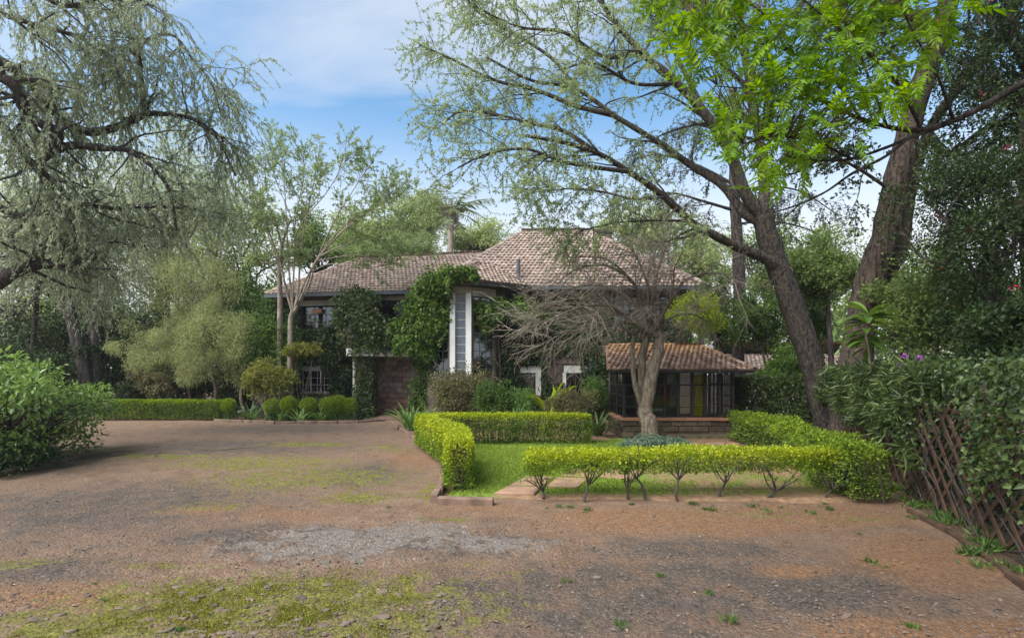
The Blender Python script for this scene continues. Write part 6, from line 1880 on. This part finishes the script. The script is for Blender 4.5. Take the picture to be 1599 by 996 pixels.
for k, (px, D, cpx, cpy, rx, ry, n, lab, tp) in enumerate([
        (255, 27.0, 240, 545, 62, 58, 12000, "pale round willow like shrub right of the dark trunks", None),
        (330, 26.6, 330, 530, 78, 82, 17000, "tall drooping willow like shrub with forked thin stems", [P(332, 636, 26.6), P(338, 610, 26.6), P(328, 575, 26.6), P(330, 540, 26.6)]),
        (385, 26.2, 380, 545, 48, 60, 9000, "narrow willow like shrub nearest the house", None),
        (300, 28.0, 300, 440, 95, 75, 15000, "high willow like tree above the shrubs", None)]):
    crown("willow_shrub", lab, px, D, cpx, cpy, rx, ry, M['leaf_willow'], n, .15, asp=.16, bark=M['twig_brown'], clumps=52, crad=.26, tr=.10, droop=.9, group="willow like shrubs", trunk_pts=tp, up=.15)
crown("dark_shrub", "low brown green shrub under the pale willow", 240, 26.2, 240, 598, 38, 22, M['leaf_copper'], 3500, .10, clumps=24, tr=.06)
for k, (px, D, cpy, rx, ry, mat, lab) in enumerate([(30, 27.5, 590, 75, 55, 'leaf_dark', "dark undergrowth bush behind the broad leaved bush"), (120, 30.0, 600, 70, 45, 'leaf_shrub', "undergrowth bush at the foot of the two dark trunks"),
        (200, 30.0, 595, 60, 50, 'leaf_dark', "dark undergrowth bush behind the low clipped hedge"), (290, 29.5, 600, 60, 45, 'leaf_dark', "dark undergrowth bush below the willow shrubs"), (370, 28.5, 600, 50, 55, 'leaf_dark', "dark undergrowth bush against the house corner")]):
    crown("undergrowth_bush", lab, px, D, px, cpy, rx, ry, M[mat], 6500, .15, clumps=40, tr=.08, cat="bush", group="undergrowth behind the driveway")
crown("feathery_tree", "pale feathery tree filling the crown gap above the willow shrubs", 270, 29.5, 250, 300, 135, 120, M['leaf_weep'], 13000, .16, asp=.18, clumps=60, crad=.25, tr=.16, droop=.9, up=.15)
crown("feathery_tree", "pale feathery tree low behind the crooked weeping limbs", 60, 29.0, 60, 370, 120, 110, M['leaf_weep'], 11000, .16, asp=.18, clumps=56, crad=.25, tr=.16, droop=.9, up=.15)
# behind the house
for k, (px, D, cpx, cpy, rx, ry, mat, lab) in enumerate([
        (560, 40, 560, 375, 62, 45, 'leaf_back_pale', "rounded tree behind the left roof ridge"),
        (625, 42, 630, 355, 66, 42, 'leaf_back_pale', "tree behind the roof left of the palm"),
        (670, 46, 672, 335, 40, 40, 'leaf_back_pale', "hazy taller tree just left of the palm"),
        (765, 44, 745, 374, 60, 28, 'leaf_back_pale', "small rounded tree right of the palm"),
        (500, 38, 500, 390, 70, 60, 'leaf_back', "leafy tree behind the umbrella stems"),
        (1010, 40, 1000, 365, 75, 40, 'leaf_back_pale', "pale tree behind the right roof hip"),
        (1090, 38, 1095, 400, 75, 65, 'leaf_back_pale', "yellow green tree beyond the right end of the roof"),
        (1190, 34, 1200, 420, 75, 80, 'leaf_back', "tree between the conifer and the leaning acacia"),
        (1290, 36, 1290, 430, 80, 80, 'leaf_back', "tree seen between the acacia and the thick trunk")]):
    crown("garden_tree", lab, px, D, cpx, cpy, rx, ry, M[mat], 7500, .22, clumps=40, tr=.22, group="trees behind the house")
# a spray of foliage draping the left roof
crown("roof_edge_tree", "wispy light green tree leaning over the left roof", 545, 31.5, 575, 395, 62, 24, M['leaf_umbrella'], 9000, .15, asp=.25, clumps=34, tr=.12)
crown("roof_edge_tree", "feathery light green crown over the middle of the roof", 660, 32.0, 650, 388, 48, 24, M['leaf_umbrella'], 8000, .15, asp=.25, clumps=30, tr=.12)
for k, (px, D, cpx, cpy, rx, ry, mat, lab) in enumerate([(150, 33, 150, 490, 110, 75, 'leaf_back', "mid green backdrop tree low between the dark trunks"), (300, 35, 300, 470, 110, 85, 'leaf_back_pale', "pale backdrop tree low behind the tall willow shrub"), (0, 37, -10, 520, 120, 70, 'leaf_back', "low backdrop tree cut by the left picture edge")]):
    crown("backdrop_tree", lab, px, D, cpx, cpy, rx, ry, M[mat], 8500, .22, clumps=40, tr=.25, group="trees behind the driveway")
# unseen tree added behind the viewer; its crown shades the drive's right
crown_tree("added_shade_tree", "unseen tall tree added to shade the trellis side", (5.0, -3.5, 0), 0, (4.4, 2.6, 10.4), (5.2, 4.8, 1.7), M['leaf_back'], 11000, .26, clumps=60, crad=.24, tr=.35)
# palm
def palm():
    h = thing("palm_tree", "ragged grey palm rising behind the roof ridge", "palm")
    b = at0(703, 36.0); top = P(704, 352, 36.0)
    mb = MB(); p = spline([b, b * .5 + top * .5, top], 16); limb_tube(mb, p, np.linspace(.24, .2, 16), 10, .05); mb.build("trunk", M['bark_pale'], h, True)
    mb = MB(); q, d = clump_pts(top + np.array([0, 0, .5]), np.array([.4, .4, .9]), 500, .2); leaves(mb, q, d + np.array([0, 0, 1]), .5, .05, up=.1); mb.build("old_sheaths", M['bark_pale'], h)
    for i in range(26):
        a = rng.uniform(0, 6.28); e = rng.uniform(-.2, 2.6)
        p = grow((top + np.array([0, 0, .6]))[None], unit(np.array([np.cos(a), np.sin(a), e]))[None], np.array([rng.uniform(2.2, 3.4)]), 9, .03, .13)
        fm = MB(); tubes(fm, p, np.linspace(.03, .01, 10)[None], 4)
        s, t, tt = along(p, 60, .2, 1.0)
        sd = unit(np.cross(t, (0, 0, 1.0))) * np.where(rng.random(60) < .5, -1, 1)[:, None]
        leaves(fm, s, sd + t * .6 + np.array([0, 0, -.45]), .6, .05, up=.3)
        fm.build("frond", M['palm'], h)
palm()
# right side
crown("garden_shrub", "leafy shrub with thin dark stems beyond the sunroom corner", 1185, 21.5, 1195, 510, 45, 60, M['leaf_shrub'], 9000, .12, clumps=40, tr=.08)
crown("garden_shrub", "light green shrub behind the leaning trunk", 1250, 21.0, 1255, 500, 45, 70, M['leaf_shrub'], 9000, .12, clumps=40, tr=.08)
crown("garden_shrub", "bushy shrub under the pale roof right of the leaning trunk", 1235, 20.0, 1225, 575, 60, 35, M['leaf_creeper'], 7000, .11, clumps=36, tr=.06)
crown("garden_shrub", "feathery yellow green shrub between bare tree and conifer", 1100, 21.5, 1085, 490, 42, 34, M['leaf_feather'], 7000, .15, asp=.2, clumps=34, tr=.06, droop=.3)
crown("garden_shrub", "tall leafy growth above the sunroom roof beside the conifer", 1128, 23.5, 1120, 490, 44, 60, M['leaf_shrub'], 8000, .12, clumps=38, tr=.08)
crown("understory_tree", "shady green tree behind the thick trunk", 1300, 19.0, 1285, 420, 62, 60, M['leaf_back'], 11000, .13, clumps=42, tr=.12)
crown("understory_tree", "dense green tree right of the thick trunk above the trellis", 1450, 13.5, 1470, 480, 110, 90, M['leaf_back'], 15000, .10, clumps=60, tr=.10)
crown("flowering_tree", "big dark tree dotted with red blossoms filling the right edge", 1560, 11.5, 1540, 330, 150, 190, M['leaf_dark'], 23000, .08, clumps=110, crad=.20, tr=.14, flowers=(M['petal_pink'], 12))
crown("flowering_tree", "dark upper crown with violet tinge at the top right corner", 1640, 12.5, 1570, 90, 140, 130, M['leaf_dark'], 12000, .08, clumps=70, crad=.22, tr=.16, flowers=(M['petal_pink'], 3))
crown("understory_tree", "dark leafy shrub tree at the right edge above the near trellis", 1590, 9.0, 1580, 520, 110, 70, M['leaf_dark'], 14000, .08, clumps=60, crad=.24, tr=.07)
for k, (px, D, cpx, cpy, rx, ry, lab) in enumerate([(1420, 26, 1420, 470, 110, 110, "deep green tree far behind the trellis"), (1560, 24, 1560, 500, 120, 90, "deep green tree behind the red flowering tree")]):
    crown("backdrop_tree", lab, px, D, cpx, cpy, rx, ry, M['leaf_back'], 12000, .17, clumps=46, tr=.25, group="trees behind the trellis")
tb = MB(); cp = spline([(-26, 19, 5.4), (-19, 23.2, 5.15), (-12.3, 27.6, 5.85)], 24)
tubes(tb, cp[None], np.full((1, 24), .007), 5)
tag(tb.build("overhead_cable", M['metal_dark'], None), "thin dark cable sagging from the left edge to the house eave", "cable")
# distant woodland closing the view low down
def woodland():
    mb = MB(); n = 26000
    x = rng.uniform(-95, 95, n); y = 62 + rng.uniform(0, 14, n) + 4 * np.sin(x * .3)
    hh = 7.5 + 6.0 * fbm(x * .12 + 50, y * .0 + 3, 51)
    z = rng.uniform(0, 1, n) ** .8 * hh
    leaves(mb, np.c_[x, y, z], rnd_unit(n), 1.1, .6, up=.5)
    tag(mb.build("woodland", M['leaf_back'], None), "continuous far woodland low behind the garden", "woodland", kind="stuff")
woodland()

# the soft damp air that pales the far trees
hm = bpy.data.materials.new("haze_air"); hm.use_nodes = True
hn = hm.node_tree.nodes; hn.clear()
ho = hn.new("ShaderNodeOutputMaterial"); hv = hn.new("ShaderNodeVolumePrincipled")
hv.inputs["Color"].default_value = (0.90, 0.94, 1.0, 1); hv.inputs["Density"].default_value = 0.0004; hv.inputs["Anisotropy"].default_value = 0.1
hm.node_tree.links.new(hv.outputs[0], ho.inputs["Volume"])
tag(MB().box((-120, -25, -1.2), (120, 95, 19.5)).build("haze", hm), "thin pale damp haze in the air over the garden", "haze", kind="stuff")
